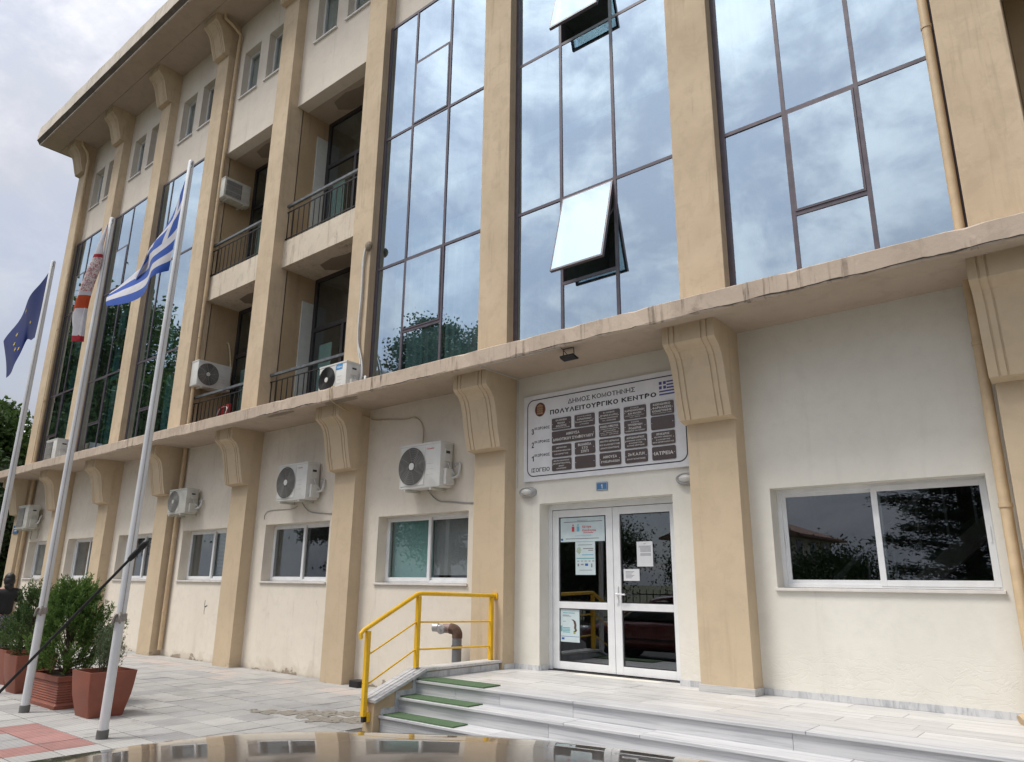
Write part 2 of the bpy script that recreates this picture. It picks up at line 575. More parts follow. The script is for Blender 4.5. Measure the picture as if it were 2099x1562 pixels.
def wall_mesh(mb, x0, x1, z0, z1, y0, y1, holes):
    xs = sorted({x0, x1, *[h[0] for h in holes], *[h[1] for h in holes]})
    zs = sorted({z0, z1, *[h[2] for h in holes], *[h[3] for h in holes]})
    inside = lambda x, z: any(h[0] < x < h[1] and h[2] < z < h[3] for h in holes)
    for a, b in zip(xs, xs[1:]):
        for c, d in zip(zs, zs[1:]):
            if not inside((a + b) / 2, (c + d) / 2):
                mb.quad((a, y0, c), (b, y0, c), (b, y0, d), (a, y0, d))
                mb.quad((b, y1, c), (a, y1, c), (a, y1, d), (b, y1, d))
    for (a, b, c, d) in holes:
        mb.quad((a, y0, c), (a, y0, d), (a, y1, d), (a, y1, c))
        mb.quad((b, y0, d), (b, y0, c), (b, y1, c), (b, y1, d))
        mb.quad((a, y0, d), (b, y0, d), (b, y1, d), (a, y1, d))
        mb.quad((b, y0, c), (a, y0, c), (a, y1, c), (b, y1, c))
    mb.quad((x0, y0, z0), (x0, y1, z0), (x1, y1, z0), (x1, y0, z0))
    mb.quad((x0, y0, z0), (x0, y0, z1), (x0, y1, z1), (x0, y1, z0))
    mb.quad((x1, y0, z1), (x1, y0, z0), (x1, y1, z0), (x1, y1, z1))
    return mb


# ground storey windows: x0, x1, left blind, right blind
GW = [(-26.70, -24.62, 'greyblind', 'screen'), (-23.58, -21.46, 'screen', 'greyblind'), (-20.24, -18.10, 'screen', None),
      (-16.86, -14.74, 'screen', 'slats'), (-13.46, -11.35, 'screen', None), (-9.98, -7.85, 'teal', 'greyblind'), (-3.11, -0.98, None, None)]
GZ0, GZ1 = 1.60, 2.73
DOOR = (-6.46, -4.35, 0.50, 2.75)

left_holes = [(a, b, GZ0, GZ1) for (a, b, _, _) in GW[:6]]
wall_mesh(MB(), XB0, PIL[6][0] + .2, -.1, 4.69, YW, 8.72, left_holes).build('ground_wall', MAT['wall'], building, recalc=False)
wall_mesh(MB(), PIL[6][0] + .2, XB1, -.1, 4.69, YW, 8.72, [DOOR, (GW[6][0], GW[6][1], GZ0, GZ1)]).build('ground_wall', MAT['wall_new'], building, recalc=False)


def sliding_window(x0, x1, z0, z1, bl, br, front):
    """white two-leaf slider set deep in its reveal; front: which leaf runs in the outer track"""
    w = MB()
    f = .045
    y0, y1 = 8.625, 8.715
    w.box(x0, x0 + f, y0, y1, z0 + .03, z1).box(x1 - f, x1, y0, y1, z0 + .03, z1)
    w.box(x0 + f, x1 - f, y0, y1, z1 - f, z1).box(x0 + f, x1 - f, y0, y1, z0 + .03, z0 + .03 + f)
    fr = w.build('window', MAT['pvc'], building, bevel=.004)
    MB().box(x0 - .02, x1 + .02, 8.385, 8.62, z0 - .005, z0 + .028).build('sill', MAT['marble_sill'], fr, bevel=.004)
    xm = (x0 + x1) / 2
    for side, (a, b) in (('l', (x0 + f * .6, xm + .04)), ('r', (xm - .04, x1 - f * .6))):
        yy = (8.618, 8.652) if side == front else (8.660, 8.694)
        s, g = MB(), .062
        c, d = z0 + .03 + f * .55, z1 - f * .55
        s.box(a, a + g, *yy, c, d).box(b - g, b, *yy, c, d).box(a + g, b - g, *yy, d - g, d).box(a + g, b - g, *yy, c, c + g)
        so = s.build('sash', MAT['pvc'], fr, bevel=.003)
        ym = (yy[0] + yy[1]) / 2
        MB().box(a + g, b - g, ym - .003, ym + .003, c + g, d - g).build('pane', MAT['pane'] if (bl or br) else MAT['door_pane'], fr)
        xh = a + g * .5 if side == 'l' else b - g * .5
        MB().box(xh - .008, xh + .008, yy[0] - .012, yy[0] - .001, (c + d) / 2 - .10, (c + d) / 2 + .06).build('handle', MAT['pvc'], fr)
        kind = bl if side == 'l' else br
        if kind == 'slats':
            sl = MB()
            for i in range(34):
                zz = c + .03 + i * (d - c - .06) / 34
                sl.box(a + .05, b - .05, 8.75, 8.775, zz, zz + .012)
            sl.build('blind', MAT['paleblind'], fr)
        elif kind:
            MB().box(a + .03, b - .03, 8.74, 8.745, c + (.10 if kind == 'greyblind' else .02), d).build('blind', MAT[kind], fr)
    return fr


for i, (a, b, bl, br) in enumerate(GW):
    sliding_window(a, b, GZ0, GZ1, bl, br, ['r', 'r', 'l', 'l', 'l', 'l', 'r'][i])

# ---- entrance door
x0, x1, z0, z1 = DOOR
d = MB()
d.box(x0, x0 + .06, 8.63, 8.71, z0, z1).box(x1 - .06, x1, 8.63, 8.71, z0, z1).box(x0 + .06, x1 - .06, 8.63, 8.71, z1 - .08, z1)
door = d.build('entrance_door', MAT['pvc'], building, bevel=.004)
xm = -5.385
for (a, b) in ((x0 + .065, xm - .004), (xm + .004, x1 - .065)):
    s, g = MB(), .105
    zb, zt = z0 + .022, z1 - .088
    zm = 1.36
    s.box(a, a + g, 8.645, 8.70, zb, zt).box(b - g, b, 8.645, 8.70, zb, zt)
    s.box(a + g, b - g, 8.645, 8.70, zb, zb + .10).box(a + g, b - g, 8.645, 8.70, zt - .10, zt).box(a + g, b - g, 8.645, 8.70, zm - .045, zm + .045)
    s.build('door_leaf', MAT['pvc'], door, bevel=.004)
    MB().box(a + g, b - g, 8.672, 8.678, zb + .10, zm - .045).build('pane', MAT['door_pane'], door)
    MB().box(a + g, b - g, 8.672, 8.678, zm + .045, zt - .10).build('pane', MAT['door_pane'], door)
    gk = MB()
    for (p, q) in ((zb + .10, zm - .045), (zm + .045, zt - .10)):
        gk.box(a + g, a + g + .012, 8.664, 8.671, p, q).box(b - g - .012, b - g, 8.664, 8.671, p, q).box(a + g + .012, b - g - .012, 8.664, 8.671, p, p + .012).box(a + g + .012, b - g - .012, 8.664, 8.671, q - .012, q)
    gk.build('gasket', MAT['alu_dark'], door)
h = MB()
h.box(-5.345, -5.315, 8.628, 8.643, 1.40, 1.62).tube([(-5.33, 8.63, 1.52), (-5.33, 8.585, 1.52), (-5.18, 8.58, 1.515)], .011, 8)
h.build('door_handle', MAT['pvc'], door, smooth=40)
MB().box(x0, x1, 8.60, 8.71, z0 - .02, z0 + .012).build('threshold', MAT['alu_dark'], door)

# ---- upper storey with the small windows
TW = [(-26.74, -25.95), (-25.60, -24.81), (-23.55, -22.75), (-22.36, -21.56), (-20.24, -19.43), (-19.05, -18.24), (-16.80, -15.98), (-15.58, -14.76),
      (-13.38, -12.55), (-12.15, -11.32), (-9.90, -9.10), (-8.70, -7.90), (-6.42, -5.62), (-5.22, -4.42), (-2.95, -2.15), (-1.75, -.95), (.45, 1.25), (1.65, 2.45)]
TZ0, TZ1 = 14.31, 15.80
for (wa, wb, wz) in ((XB0, PIL[3][1] - .1, 13.0), (PIL[3][1] - .1, PIL[5][0] + .1, 12.74), (PIL[5][0] + .1, PIL[8][1] - .1, 13.0), (PIL[8][1] - .1, XB1, 12.74)):
    wall_mesh(MB(), wa, wb, wz, 16.99, YW, 8.72, [(a, b, TZ0, TZ1) for a, b in TW if wa < a < wb]).build('upper_wall', MAT['wall_top'], building, recalc=False)
for i, (a, b) in enumerate(TW):
    w, f = MB(), .05
    w.box(a, a + f, 8.60, 8.67, TZ0 + .03, TZ1).box(b - f, b, 8.60, 8.67, TZ0 + .03, TZ1).box(a + f, b - f, 8.60, 8.67, TZ1 - f, TZ1).box(a + f, b - f, 8.60, 8.67, TZ0 + .03, TZ0 + .03 + f)
    fr = w.build('window', MAT['pvc'], building)
    MB().box(a + f, b - f, 8.632, 8.638, TZ0 + .08, TZ1 - f).build('pane', MAT['pane'], fr)
    MB().box(a - .04, b + .04, 8.375, 8.60, TZ0 - .01, TZ0 + .028).build('sill', MAT['marble_sill'], fr)
    if i % 2 == 0 or i in (7, 9):
        MB().box(a + .03, b - .03, 8.70, 8.705, TZ0 + (.08 if i != 6 else .45), TZ1 - .03).build('blind', MAT['paleblind'], fr)

# ---- pilasters with their corbels
LOWP = [(YP + .02, 4.68), (7.68, 4.68), (7.68, 4.46), (7.715, 4.425), (7.79, 4.375), (7.85, 4.29), (7.895, 4.15), (7.955, 3.83), (8.02, 3.575), (YP + .02, 3.545)]
UPP = [(YP + .02, 16.96), (7.66, 16.96), (7.66, 16.70), (7.70, 16.655), (7.79, 16.57), (7.86, 16.46), (7.91, 16.30), (7.985, 16.02), (8.04, 15.85), (YP + .02, 15.83)]
SEG = [(-.335, -.255, 0), (-.255, -.235, 1), (-.235, -.185, 0), (-.185, -.165, 1), (-.165, .165, 0), (.165, .185, 1), (.185, .235, 0), (.235, .255, 1), (.255, .335, 0)]


def corbel(xc, prof, mat, parent):
    mb = MB()
    n = len(prof)
    for (a, b, g) in SEG:
        if g:
            pr = [(y + .012, z) if 0 < i < n - 1 else (y, z) for i, (y, z) in enumerate(prof)]
        else:
            pr = prof
        mb.prism(pr, 'x', xc + a, xc + b)
    return mb.build('corbel', mat, parent)


for k, (a, b) in enumerate(PIL):
    low = MAT['tan']
    pl = MB().box(a, b, YP, 8.60, -.1 if k < 6 else .3, 4.76).build('pilaster', low, building, bevel=.006)
    corbel((a + b) / 2, LOWP, low, pl)
    up = MB().box(a, b, YP, 8.60, 4.80, 16.99).build('pilaster', MAT['tan_up'], building, bevel=.008)
    corbel((a + b) / 2, UPP, MAT['tan_up'], up)

# ---- canopy slab over the ground storey: swept, slightly ragged edge
rs = random.Random(3)
rings = []
x = -28.55
while x <= 3.9:
    j = lambda s: rs.uniform(-s, s)
    chip = .02 if rs.random() < .07 else 0
    rings.append([(x, 8.50, 4.89), (x, 7.43 + j(.003) + chip, 4.892 + j(.002)), (x, 7.415 + j(.002) + chip * .6, 4.880 + j(.002) - chip * .8), (x, 7.415 + j(.002), 4.672 + j(.002)),
                  (x, 7.425 + j(.003), 4.655 + j(.005)), (x, 7.462, 4.655 + j(.005)), (x, 7.466, 4.682), (x, 8.50, 4.682)])
    x += .16
MB().loft(rings).build('canopy_slab', MAT['slab'], building)
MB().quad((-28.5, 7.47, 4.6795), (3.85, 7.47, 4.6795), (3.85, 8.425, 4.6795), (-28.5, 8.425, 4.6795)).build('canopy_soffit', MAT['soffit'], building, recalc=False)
MAT['crack'] = plain('crack_shadow', (.045, .035, .028), .95, var=.3, scale=20)
for (ca, cb, cw_) in ((-6.2, -3.9, .006), (-3.6, .6, .011), (-9.6, -7.4, .006), (-12.6, -10.6, .012), (-19.0, -15.5, .009), (-25.0, -23.0, .008)):
    up_, lo_ = [], []
    x = ca
    while x < cb:
        f_ = math.sin(math.pi * (x - ca) / (cb - ca)) ** .4
        y_ = 7.4125
        zc_ = 4.676 + .006 * math.sin(x * 9) + rs.uniform(-.004, .004)
        hw_ = f_ * cw_ * rs.uniform(.3, 1.0)
        up_.append((x, y_, zc_ + hw_))
        lo_.append((x, y_, zc_ - hw_))
        x += rs.uniform(.03, .09)
    mb_ = MB()
    mb_._add(up_ + lo_, [(i, i + 1, i + 1 + len(up_), i + len(up_)) for i in range(len(up_) - 1)])
    mb_.build('edge_crack', MAT['crack'], building, recalc=False)
for (px, py, w_, l_) in ((-10.2, 7.60, .22, .55), (-12.0, 7.58, .16, .5)):
    MB().prism([(px + l_ * math.cos(t) * rs.uniform(.7, 1), py + w_ * .5 * math.sin(t) * rs.uniform(.6, 1)) for t in [i * math.pi / 9 for i in range(18)]], 'z', 4.672, 4.6792).build('flaked_patch', MAT['patch'], building)

# ---- eave
rings = []
x = -28.45
while x <= 4.2:
    j = lambda q: rs.uniform(-q, q)
    rings.append([(x, 12.0, 17.62), (x, 6.93, 17.64 + j(.010)), (x, 6.90 + j(.006), 17.62 + j(.012)), (x, 6.855 + j(.004), 17.075 + j(.004)), (x, 12.0, 17.075)])
    x += .3
MB().loft(rings).build('eave_fascia', MAT['fascia'], building)
rings = []
x = -28.44
while x <= 4.3:
    j = lambda q: rs.uniform(-q, q)
    rings.append([(x, 8.5, 17.073), (x, 6.862 + j(.006), 17.073), (x, 6.88 + j(.008), 17.045 + j(.006)), (x, 6.955 + j(.008), 16.945 + j(.006)), (x, 6.97, 16.93), (x, 8.5, 16.93)])
    x += .2
MB().loft(rings).build('eave_edge', MAT['lip'], building)
MB().box(-28.38, 4.25, 6.955, 6.995, 16.895, 16.929).build('drip_edge', MAT['fascia'], building)
sf = MB()
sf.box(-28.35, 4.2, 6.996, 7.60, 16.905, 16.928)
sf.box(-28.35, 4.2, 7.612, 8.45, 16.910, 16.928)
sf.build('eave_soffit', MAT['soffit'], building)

# ---- curtain walls
GB, GT = 4.885, 13.03


def curtain_wall(x0, x1, xm1, xm2, rows_mid, opened=(), drapes=(), left_full=True):
    """perimeter frame; mullions, transoms, panes and sashes are its sub-parts"""
    fw_, y0, y1 = .055, YG - .026, YG + .09
    f = MB()
    f.box(x0, x0 + .075, y0, y1, GB, GT).box(x1 - .05, x1, y0, y1, GB, GT).box(x0 + .075, x1 - .05, y0, y1, GT - .06, GT).box(x0 + .075, x1 - .05, y0, y1, GB, GB + .05)
    cw = f.build('curtain_wall', MAT['alu'], building)
    h = .025
    for xm in (xm1, xm2):
        MB().box(xm - h, xm + h, YG - .024, YG + .085, GB + .05, GT - .06).build('mullion', MAT['alu'], cw)
    cols = [(x0 + .075, xm1 - h), (xm1 + h, xm2 - h), (xm2 + h, x1 - .05)]
    rows = {0: [7.43, 10.28], 1: sorted([7.43, 10.28] + rows_mid), 2: [7.43, 10.28]}
    for c, (a, b) in enumerate(cols):
        zs = [GB + .05] + rows[c] + [GT - .06]
        for z in rows[c]:
            MB().box(a, b, YG - .022, YG + .08, z - h, z + h).build('transom', MAT['alu'], cw)
        for i, (p, q) in enumerate(zip(zs, zs[1:])):
            lo = p + (h if i else 0)
            hi = q - (h if i < len(zs) - 2 else 0)
            sash = c == 1 and ((abs(p - 6.0) < .1) or (abs(p - 10.28) < .05 and abs(q - 11.7) < .1))
            if sash:
                open_ = (i in opened)
                # top-hung sash in its own frame
                L, W_ = hi - lo - .006, b - a - .006
                s = MB()
                t_ = .035
                s.box(0, t_, -.028, .02, -L, 0).box(W_ - t_, W_, -.028, .02, -L, 0).box(t_, W_ - t_, -.028, .02, -t_, 0).box(t_, W_ - t_, -.028, .02, -L, -L + t_)
                so = s.build('sash', MAT['alu'], cw)
                g = MB().quad((.026, -.031, -L + .026), (W_ - .026, -.031, -L + .026), (W_ - .026, -.031, -.026), (.026, -.031, -.026))
                go = g.build('pane', MAT['mirror'], cw)
                ang = -R(14.3) if open_ else 0.0
                mt = Matrix.Translation((a + .003, YG - .005, hi - .003)) @ Matrix.Rotation(ang, 4, 'X')
                for o in (so, go):
                    o.data.transform(mt)
                if open_:
                    st = MB()
                    end = mt @ Vector((W_ - .03, .0, -L * .55))
                    st.tube([(b - .02, YG + .02, hi - L * .30), end], .008, 6)
                    end2 = mt @ Vector((.03, .0, -L * .55))
                    st.tube([(a + .02, YG + .02, hi - L * .30), end2], .008, 6)
                    st.build('sash_stay', MAT['alu_dark'], cw)
            else:
                me = MB().quad((a, 0, lo), (b, 0, lo), (b, 0, hi), (a, 0, hi))
                tilt = Matrix.Translation((0, YG - .010, 0)) @ Matrix.Translation(((a + b) / 2, 0, (lo + hi) / 2)) @ Matrix.Rotation(R(rs.uniform(-.22, .22)), 4, 'X') @ Matrix.Rotation(R(rs.uniform(-.22, .22)), 4, 'Z') @ Matrix.Translation((-(a + b) / 2, 0, -(lo + hi) / 2))
                me.xf(tilt)
                me.build('pane', MAT['mirror'], cw)
    for (a, b, lo, hi, kind) in drapes:
        w = MB()
        n = 24
        pts = [(a + (b - a) * i / n, 8.78 + .03 * math.sin(i * 1.9)) for i in range(n + 1)]
        for (p, q) in zip(pts, pts[1:]):
            w.quad((p[0], p[1], lo), (q[0], q[1], lo), (q[0], q[1], hi), (p[0], p[1], hi))
        w.build('curtain', MAT[kind], cw, recalc=False)
    return cw


P = PIL
curtain_wall(P[0][1], P[1][0], -26.60, -25.80, [6.03, 11.66], drapes=[(-26.5, -26.0, 4.9, 7.3, 'curtain'), (-25.7, -25.3, 7.5, 10.2, 'curtain'), (-26.2, -25.6, 10.3, 12.9, 'curtain'), (-25.4, -24.7, 5.0, 7.2, 'curtain'), (-26.9, -26.3, 7.6, 10.0, 'curtain')])
curtain_wall(P[1][1], P[2][0], -23.36, -22.52, [6.03, 11.68], drapes=[(-23.2, -22.7, 5.2, 7.3, 'curtain'), (-22.4, -21.9, 7.5, 10.0, 'curtain'), (-23.6, -23.0, 7.5, 9.8, 'curtain'), (-22.3, -21.6, 10.4, 12.9, 'curtain'), (-22.2, -21.5, 5.0, 7.0, 'curtain'), (-23.8, -23.4, 5.0, 8.0, 'curtain')])
curtain_wall(P[2][1], P[3][0], -19.98, -18.98, [6.0], drapes=[(-20.4, -20.05, 5.2, 7.2, 'curtain'), (-19.2, -18.5, 7.5, 9.6, 'curtain'), (-20.3, -19.6, 7.5, 9.0, 'curtain'), (-18.9, -18.2, 10.4, 12.9, 'curtain'), (-19.6, -19.1, 5.0, 7.0, 'curtain')])
curtain_wall(P[5][1], P[6][0], -9.54, -8.55, [6.0, 11.74], drapes=[(-10.3, -9.9, 10.4, 12.9, 'paleblind'), (-10.3, -9.0, 5.0, 8.5, 'paleblind'), (-8.95, -7.6, 5.0, 8.2, 'paleblind')])
curtain_wall(P[6][1], P[7][0], -5.965, -4.995, [6.0, 11.70], opened=(1, 3))
curtain_wall(P[7][1], P[8][0], -2.50, -1.64, [6.0, 11.70])

# ---- balcony bays
YB = 9.40


def balcony_bay(x0, x1, panel, n_bal, pier=0.0):
    for z_0, z_1 in ((4.89, 8.50), (9.15, 12.745)):
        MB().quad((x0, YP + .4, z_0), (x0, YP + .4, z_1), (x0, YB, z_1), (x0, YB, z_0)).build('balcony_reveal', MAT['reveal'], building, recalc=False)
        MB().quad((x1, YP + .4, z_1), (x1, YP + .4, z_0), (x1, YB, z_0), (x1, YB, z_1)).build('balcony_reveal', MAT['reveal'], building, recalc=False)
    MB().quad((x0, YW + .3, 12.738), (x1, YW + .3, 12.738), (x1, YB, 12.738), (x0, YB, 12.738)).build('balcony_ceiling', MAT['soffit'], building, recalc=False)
    # damp patches on the two ceilings
    for zc in (12.735, 8.497):
        xa = x0 + .85
        poly = [(xa, 8.86), (xa + .5, 8.80), (xa + .9, 8.88), (x1 - .3, 8.84), (x1 - .02, 8.9), (x1 - .02, 9.36), (xa + .6, 9.36), (xa + .1, 9.30), (xa - .15, 9.1)]
        MB().prism(poly, 'z', zc - .004, zc).build('damp_patch', MAT['patch'], building)
    fl = MB().box(x0, x1, YW + .005, YB, 8.50, 9.15)
    b = fl.build('balcony', MAT['balc'], building)
    for lev, (zf, zr) in enumerate(((4.89, 5.98), (9.15, 10.07))):
        yr = 8.44
        MB().box(x0 + .005, x1 - .005, yr - .03, yr + .03, zr - .055, zr).build('top_rail', MAT['galv'], b)
        MB().box(x0 + .01, x1 - .01, yr - .012, yr + .012, zr - .19, zr - .17).build('rail_bar', MAT['rail_black'], b)
        MB().box(x0 + .01, x1 - .01, yr - .012, yr + .012, zf + .05, zf + .07).build('rail_bar', MAT['rail_black'], b)
        sh = None
        for i in range(n_bal):
            xx = x0 + .06 + (x1 - x0 - .12) * i / (n_bal - 1)
            if sh is None:
                o = MB().box(-.0085, .0085, -.0085, .0085, 0, zr - .19 - zf).build('baluster', MAT['rail_black'], b)
                sh = o.data
            else:
                o = link_mesh('baluster', sh, None, b)
            o.location = (xx, yr, zf + .01)
        # back: dark framed glazed door and fixed light
        zt = (8.50, 12.735)[lev]
        dx0 = x0 + (.02 if not panel else .03) + pier
        if pier:
            MB().box(x0 + .005, x0 + pier, YB - .05, YB, zf, zt).build('balcony_pier', MAT['reveal'], building)
        w = MB()
        ya, yb = YB - .06, YB
        w.box(dx0, dx0 + .10, ya, yb, zf, zt).box(x1 - .08, x1, ya, yb, zf, zt).box(dx0 + .10, x1 - .08, ya, yb, zt - .09, zt).box(dx0 + .10, x1 - .08, ya, yb, zf, zf + .10)
        w.box(dx0 + .10, x1 - .08, ya, yb, zf + 2.28, zf + 2.38).box(dx0 + 1.12, dx0 + 1.20, ya, yb, zf + .10, zf + 2.28)
        dr = w.build('balcony_door', MAT['alu_dark'], building)
        for (p, q, r_, s_) in ((dx0 + .10, dx0 + 1.12, zf + .10, zf + 2.28), (dx0 + 1.20, x1 - .08, zf + .10, zf + 2.28), (dx0 + .10, x1 - .08, zf + 2.38, zt - .09)):
            MB().box(p, q, YB - .035, YB - .03, r_, s_).build('pane', MAT['pane'], dr)
        MB().box(dx0 + .14, dx0 + .60, YB + .10, YB + .11, zf + .2, zf + 2.0).build('curtain', MAT['teal'], dr)
        if panel:
            MB().box(x0 + .002, x0 + .03, 9.04, YB - .002, zf, zt - (.62 if lev == 0 else .5)).build('jamb_panel', MAT['paleblind'], dr)
    return b


balcony_bay(P[3][1], P[4][0], False, 15)
balcony_bay(P[4][1], P[5][0], True, 15)
balcony_bay(P[8][1], P[9][0], False, 15, .9)

# ---- shell, floors, roof (closed so the rooms are dark)
sh = MB()
sh.box(XB0 - .02, XB0 + .28, 8.60, 21, -.1, 16.9).box(XB1 - .28, XB1 + .02, 8.60, 21, -.1, 16.9).box(XB0, XB1, 20.7, 21.02, -.1, 16.9)
sh.build('side_walls', MAT['wall_top'], building)
MB().box(-28.4, 4.1, 8.46, 21.5, 16.99, 17.60).build('roof', MAT['fascia'], building)
fl = MB()
for z in (0.46, 4.72, 8.86, 12.76):
    fl.box(XB0 + .28, XB1 - .28, 9.42 if z > 1 else 8.73, 20.7, z - .15, z)
for z in (8.86,):
    for (a, b) in ((P[0][1], P[3][0]), (P[5][1], P[8][0])):
        fl.box(a, b, 8.50, 9.42, z - .15, z)
for z in (4.72, 12.90):
    for (a, b) in ((P[0][1], P[3][0]), (P[5][1], P[8][0])):
        fl.box(a, b, 8.52, 9.42, z - .1, z)
fl.build('floor_slab', MAT['floor_in'], building)
pt = MB()
for (a, b) in P:
    pt.box((a + b) / 2 - .07, (a + b) / 2 + .07, 9.45, 11.6, .46, 12.7)
pt.box(XB0 + .3, XB1 - .3, 11.6, 11.7, .46, 16.9)
pt.build('partition', MAT['dark'], building)

# ---- downpipes
def downpipe(pts, r=.045, clips=()):
    o = MB().tube(pts, r, 12).build('downpipe', MAT['pipe'], building, smooth=40)
    for z in clips:
        MB().lathe([(r + .007, -.02), (r + .007, .02)], (pts[-2][0], pts[-2][1], z), 14).build('clip', MAT['pipe'], o, smooth=40)
    return o


downpipe([(-.83, 8.25, 17.0), (-.83, 8.25, 4.7)], .05, (13.5, 10.6, 7.75))
downpipe([(-.84, 8.28, 4.70), (-.84, 8.28, .66), (-.86, 8.25, .58), (-.98, 8.17, .53)], .052, ())
for z in (4.0, 2.40, .9):
    MB().lathe([(.06, -.02), (.06, .02)], (-.84, 8.28, z), 14).build('clip', MAT['pipe'], building, smooth=40)
downpipe([(-17.10, 7.85, 16.93), (-17.10, 7.88, 16.78), (-17.02, 8.10, 16.62), (-17.0, 8.32, 16.45), (-17.06, 8.34, 16.2), (-17.12, 8.34, 12.0), (-17.12, 8.34, 4.9)], .046, (14.0, 11.3, 7.5))
downpipe([(-17.10, 8.34, 4.68), (-17.10, 8.34, .12)], .048, (4.0, .95))
downpipe([(-26.90, 7.85, 16.93), (-26.90, 7.88, 16.78), (-26.85, 8.08, 16.5), (-26.86, 8.14, 16.2), (-26.90, 8.20, 12.0), (-26.92, 8.22, 4.9)], .055, (15.0, 11.8, 9.8, 7.3))
downpipe([(-26.92, 8.30, 4.68), (-26.92, 8.30, .1)], .055, ())

# ---- staircase seen through the entrance side window
stc = MB()
stc.prism([(-3.6, .46), (-3.3, .46), (-.6, 2.75), (-.6, 3.05)], 'y', 10.2, 10.35)
stc.build('inner_stair', MAT['wall_top'], building)
hrl = MB().tube([(-3.3, 10.18, 1.45), (-.6, 10.18, 3.95)], .035, 8).build('inner_handrail', MAT['pvc'], building)
for k in range(9):
    xx = -3.2 + k * .31
    MB().box(xx - .012, xx + .012, 10.165, 10.19, .70 + (xx + 3.3) * .848, 1.42 + (xx + 3.3) * .926).build('inner_baluster', MAT['pvc'], building)

# ---- black crack in the render of the fourth bay
ck = MB()
pts_ = [(-15.50, 1.22), (-15.51, 1.12), (-15.49, 1.07), (-15.50, 1.0), (-15.485, .93)]
for k, ((a, b), (c, d)) in enumerate(zip(pts_, pts_[1:])):
    ck.quad((a - .008, YW - .002, b), (c - .010, YW - .002, d), (c + .008, YW - .002, d), (a + .007, YW - .002, b))
ck.quad((-15.495, YW - .0024, 1.09), (-15.40, YW - .0024, 1.12), (-15.38, YW - .0024, 1.105), (-15.49, YW - .0024, 1.065))
ck.build('wall_crack', MAT['crack'], building, recalc=False)

# ================================================================== GROUND
def paver(name, c, c2):
    """cast paving slab: fine stud grid and mottled cement"""
    t = NT(name)
    oi = t.n('ShaderNodeObjectInfo').outputs['Random']
    p = t.pos()
    n1 = t.noise(p, 2.2, 6, .6, .3)
    n2 = t.noise(p, 38, 4, .6)
    f = t.math('ADD', t.math('MULTIPLY', t.mapr(n1, .3, .7), .6), t.math('MULTIPLY', n2, .4))
    col = t.mix(f, c, c2)
    br = t.n('ShaderNodeTexBrick', {'Vector': t.pos(), 'Scale': 1.0, 'Mortar Size': .004, 'Mortar Smooth': .4, 'Brick Width': .05375, 'Row Height': .05375}, offset=0.0)
    col = t.mix(t.math('MULTIPLY', br.outputs['Fac'], .45), col, tuple(x * .55 for x in c))
    tone = t.mapr(oi, 0, 1, .90, 1.06, smooth=False)
    col = t.n('ShaderNodeVectorMath', {0: col, 1: t.n('ShaderNodeCombineXYZ', {0: tone, 1: tone, 2: tone}).outputs[0]}, operation='MULTIPLY').outputs[0]
    dirt = t.mapr(t.noise(t.pos(loc=(4, 2, 0)), .8, 7, .62, .5), .55, .75)
    col = t.mix(t.math('MULTIPLY', dirt, .5), col, (.19, .175, .16))
    col = t.mix(t.math('MULTIPLY', t.mapr(t.noise(t.pos(loc=(1, 6, 0)), 3.1, 8, .66, .6), .56, .70), .4), col, (.17, .16, .15))
    hgt = t.math('SUBTRACT', t.math('MULTIPLY', n2, .4), br.outputs['Fac'])
    return t.done(t.bsdf(**{'Base Color': col, 'Roughness': .85, 'Specular IOR Level': .3, 'Normal': t.bump(hgt, .35, .004)}))


MAT['pav'] = paver('light_paver', (.355, .348, .335), (.45, .442, .425))
MAT['pav_d'] = paver('grey_paver', (.30, .298, .298), (.40, .395, .39))
MAT['pav_r'] = paver('red_paver', (.30, .155, .14), (.40, .225, .205))
MAT['pav_p'] = paver('pinkish_paver', (.41, .36, .33), (.49, .44, .41))
MAT['mortar'] = plain('mortar', (.12, .112, .10), .95, var=.2, bump=.3)
MAT['asphalt'] = plain('asphalt', (.055, .055, .057), .9, var=.25, scale=20, bump=.5)
MAT['earth'] = plain('dry_earth_and_grass', (.12, .12, .07), .95, var=.3, scale=.7)
MAT['kerb'] = plain('kerb_concrete', (.36, .35, .33), .85, var=.15, bump=.3)

g = MB()
g.quad((-900, -900, -.16), (900, -900, -.16), (900, 900, -.16), (-900, 900, -.16))
tag(g.build('ground', MAT['earth'], recalc=False), kind='structure')
tag(MB().box(-90, 60, -6.0, 1.80, -.30, -.125).build('road', MAT['asphalt']), kind='structure')
tag(MB().box(-90, 60, -9.0, -6.12, -.30, -.01).build('far_pavement', MAT['kerb']), kind='structure')
T = .43
pave = MB().box(-60, 8.0, 2.02, 8.55, -.20, -.010).build('pavement', MAT['mortar'])
tag(pave, kind='structure')
kerb = MB()
for i in range(68):
    kerb.box(-60 + i + .004, -59 + i - .004, 1.80, 2.015, -.30, .0)
tag(kerb.build('kerb', MAT['kerb'], bevel=.012), kind='structure')

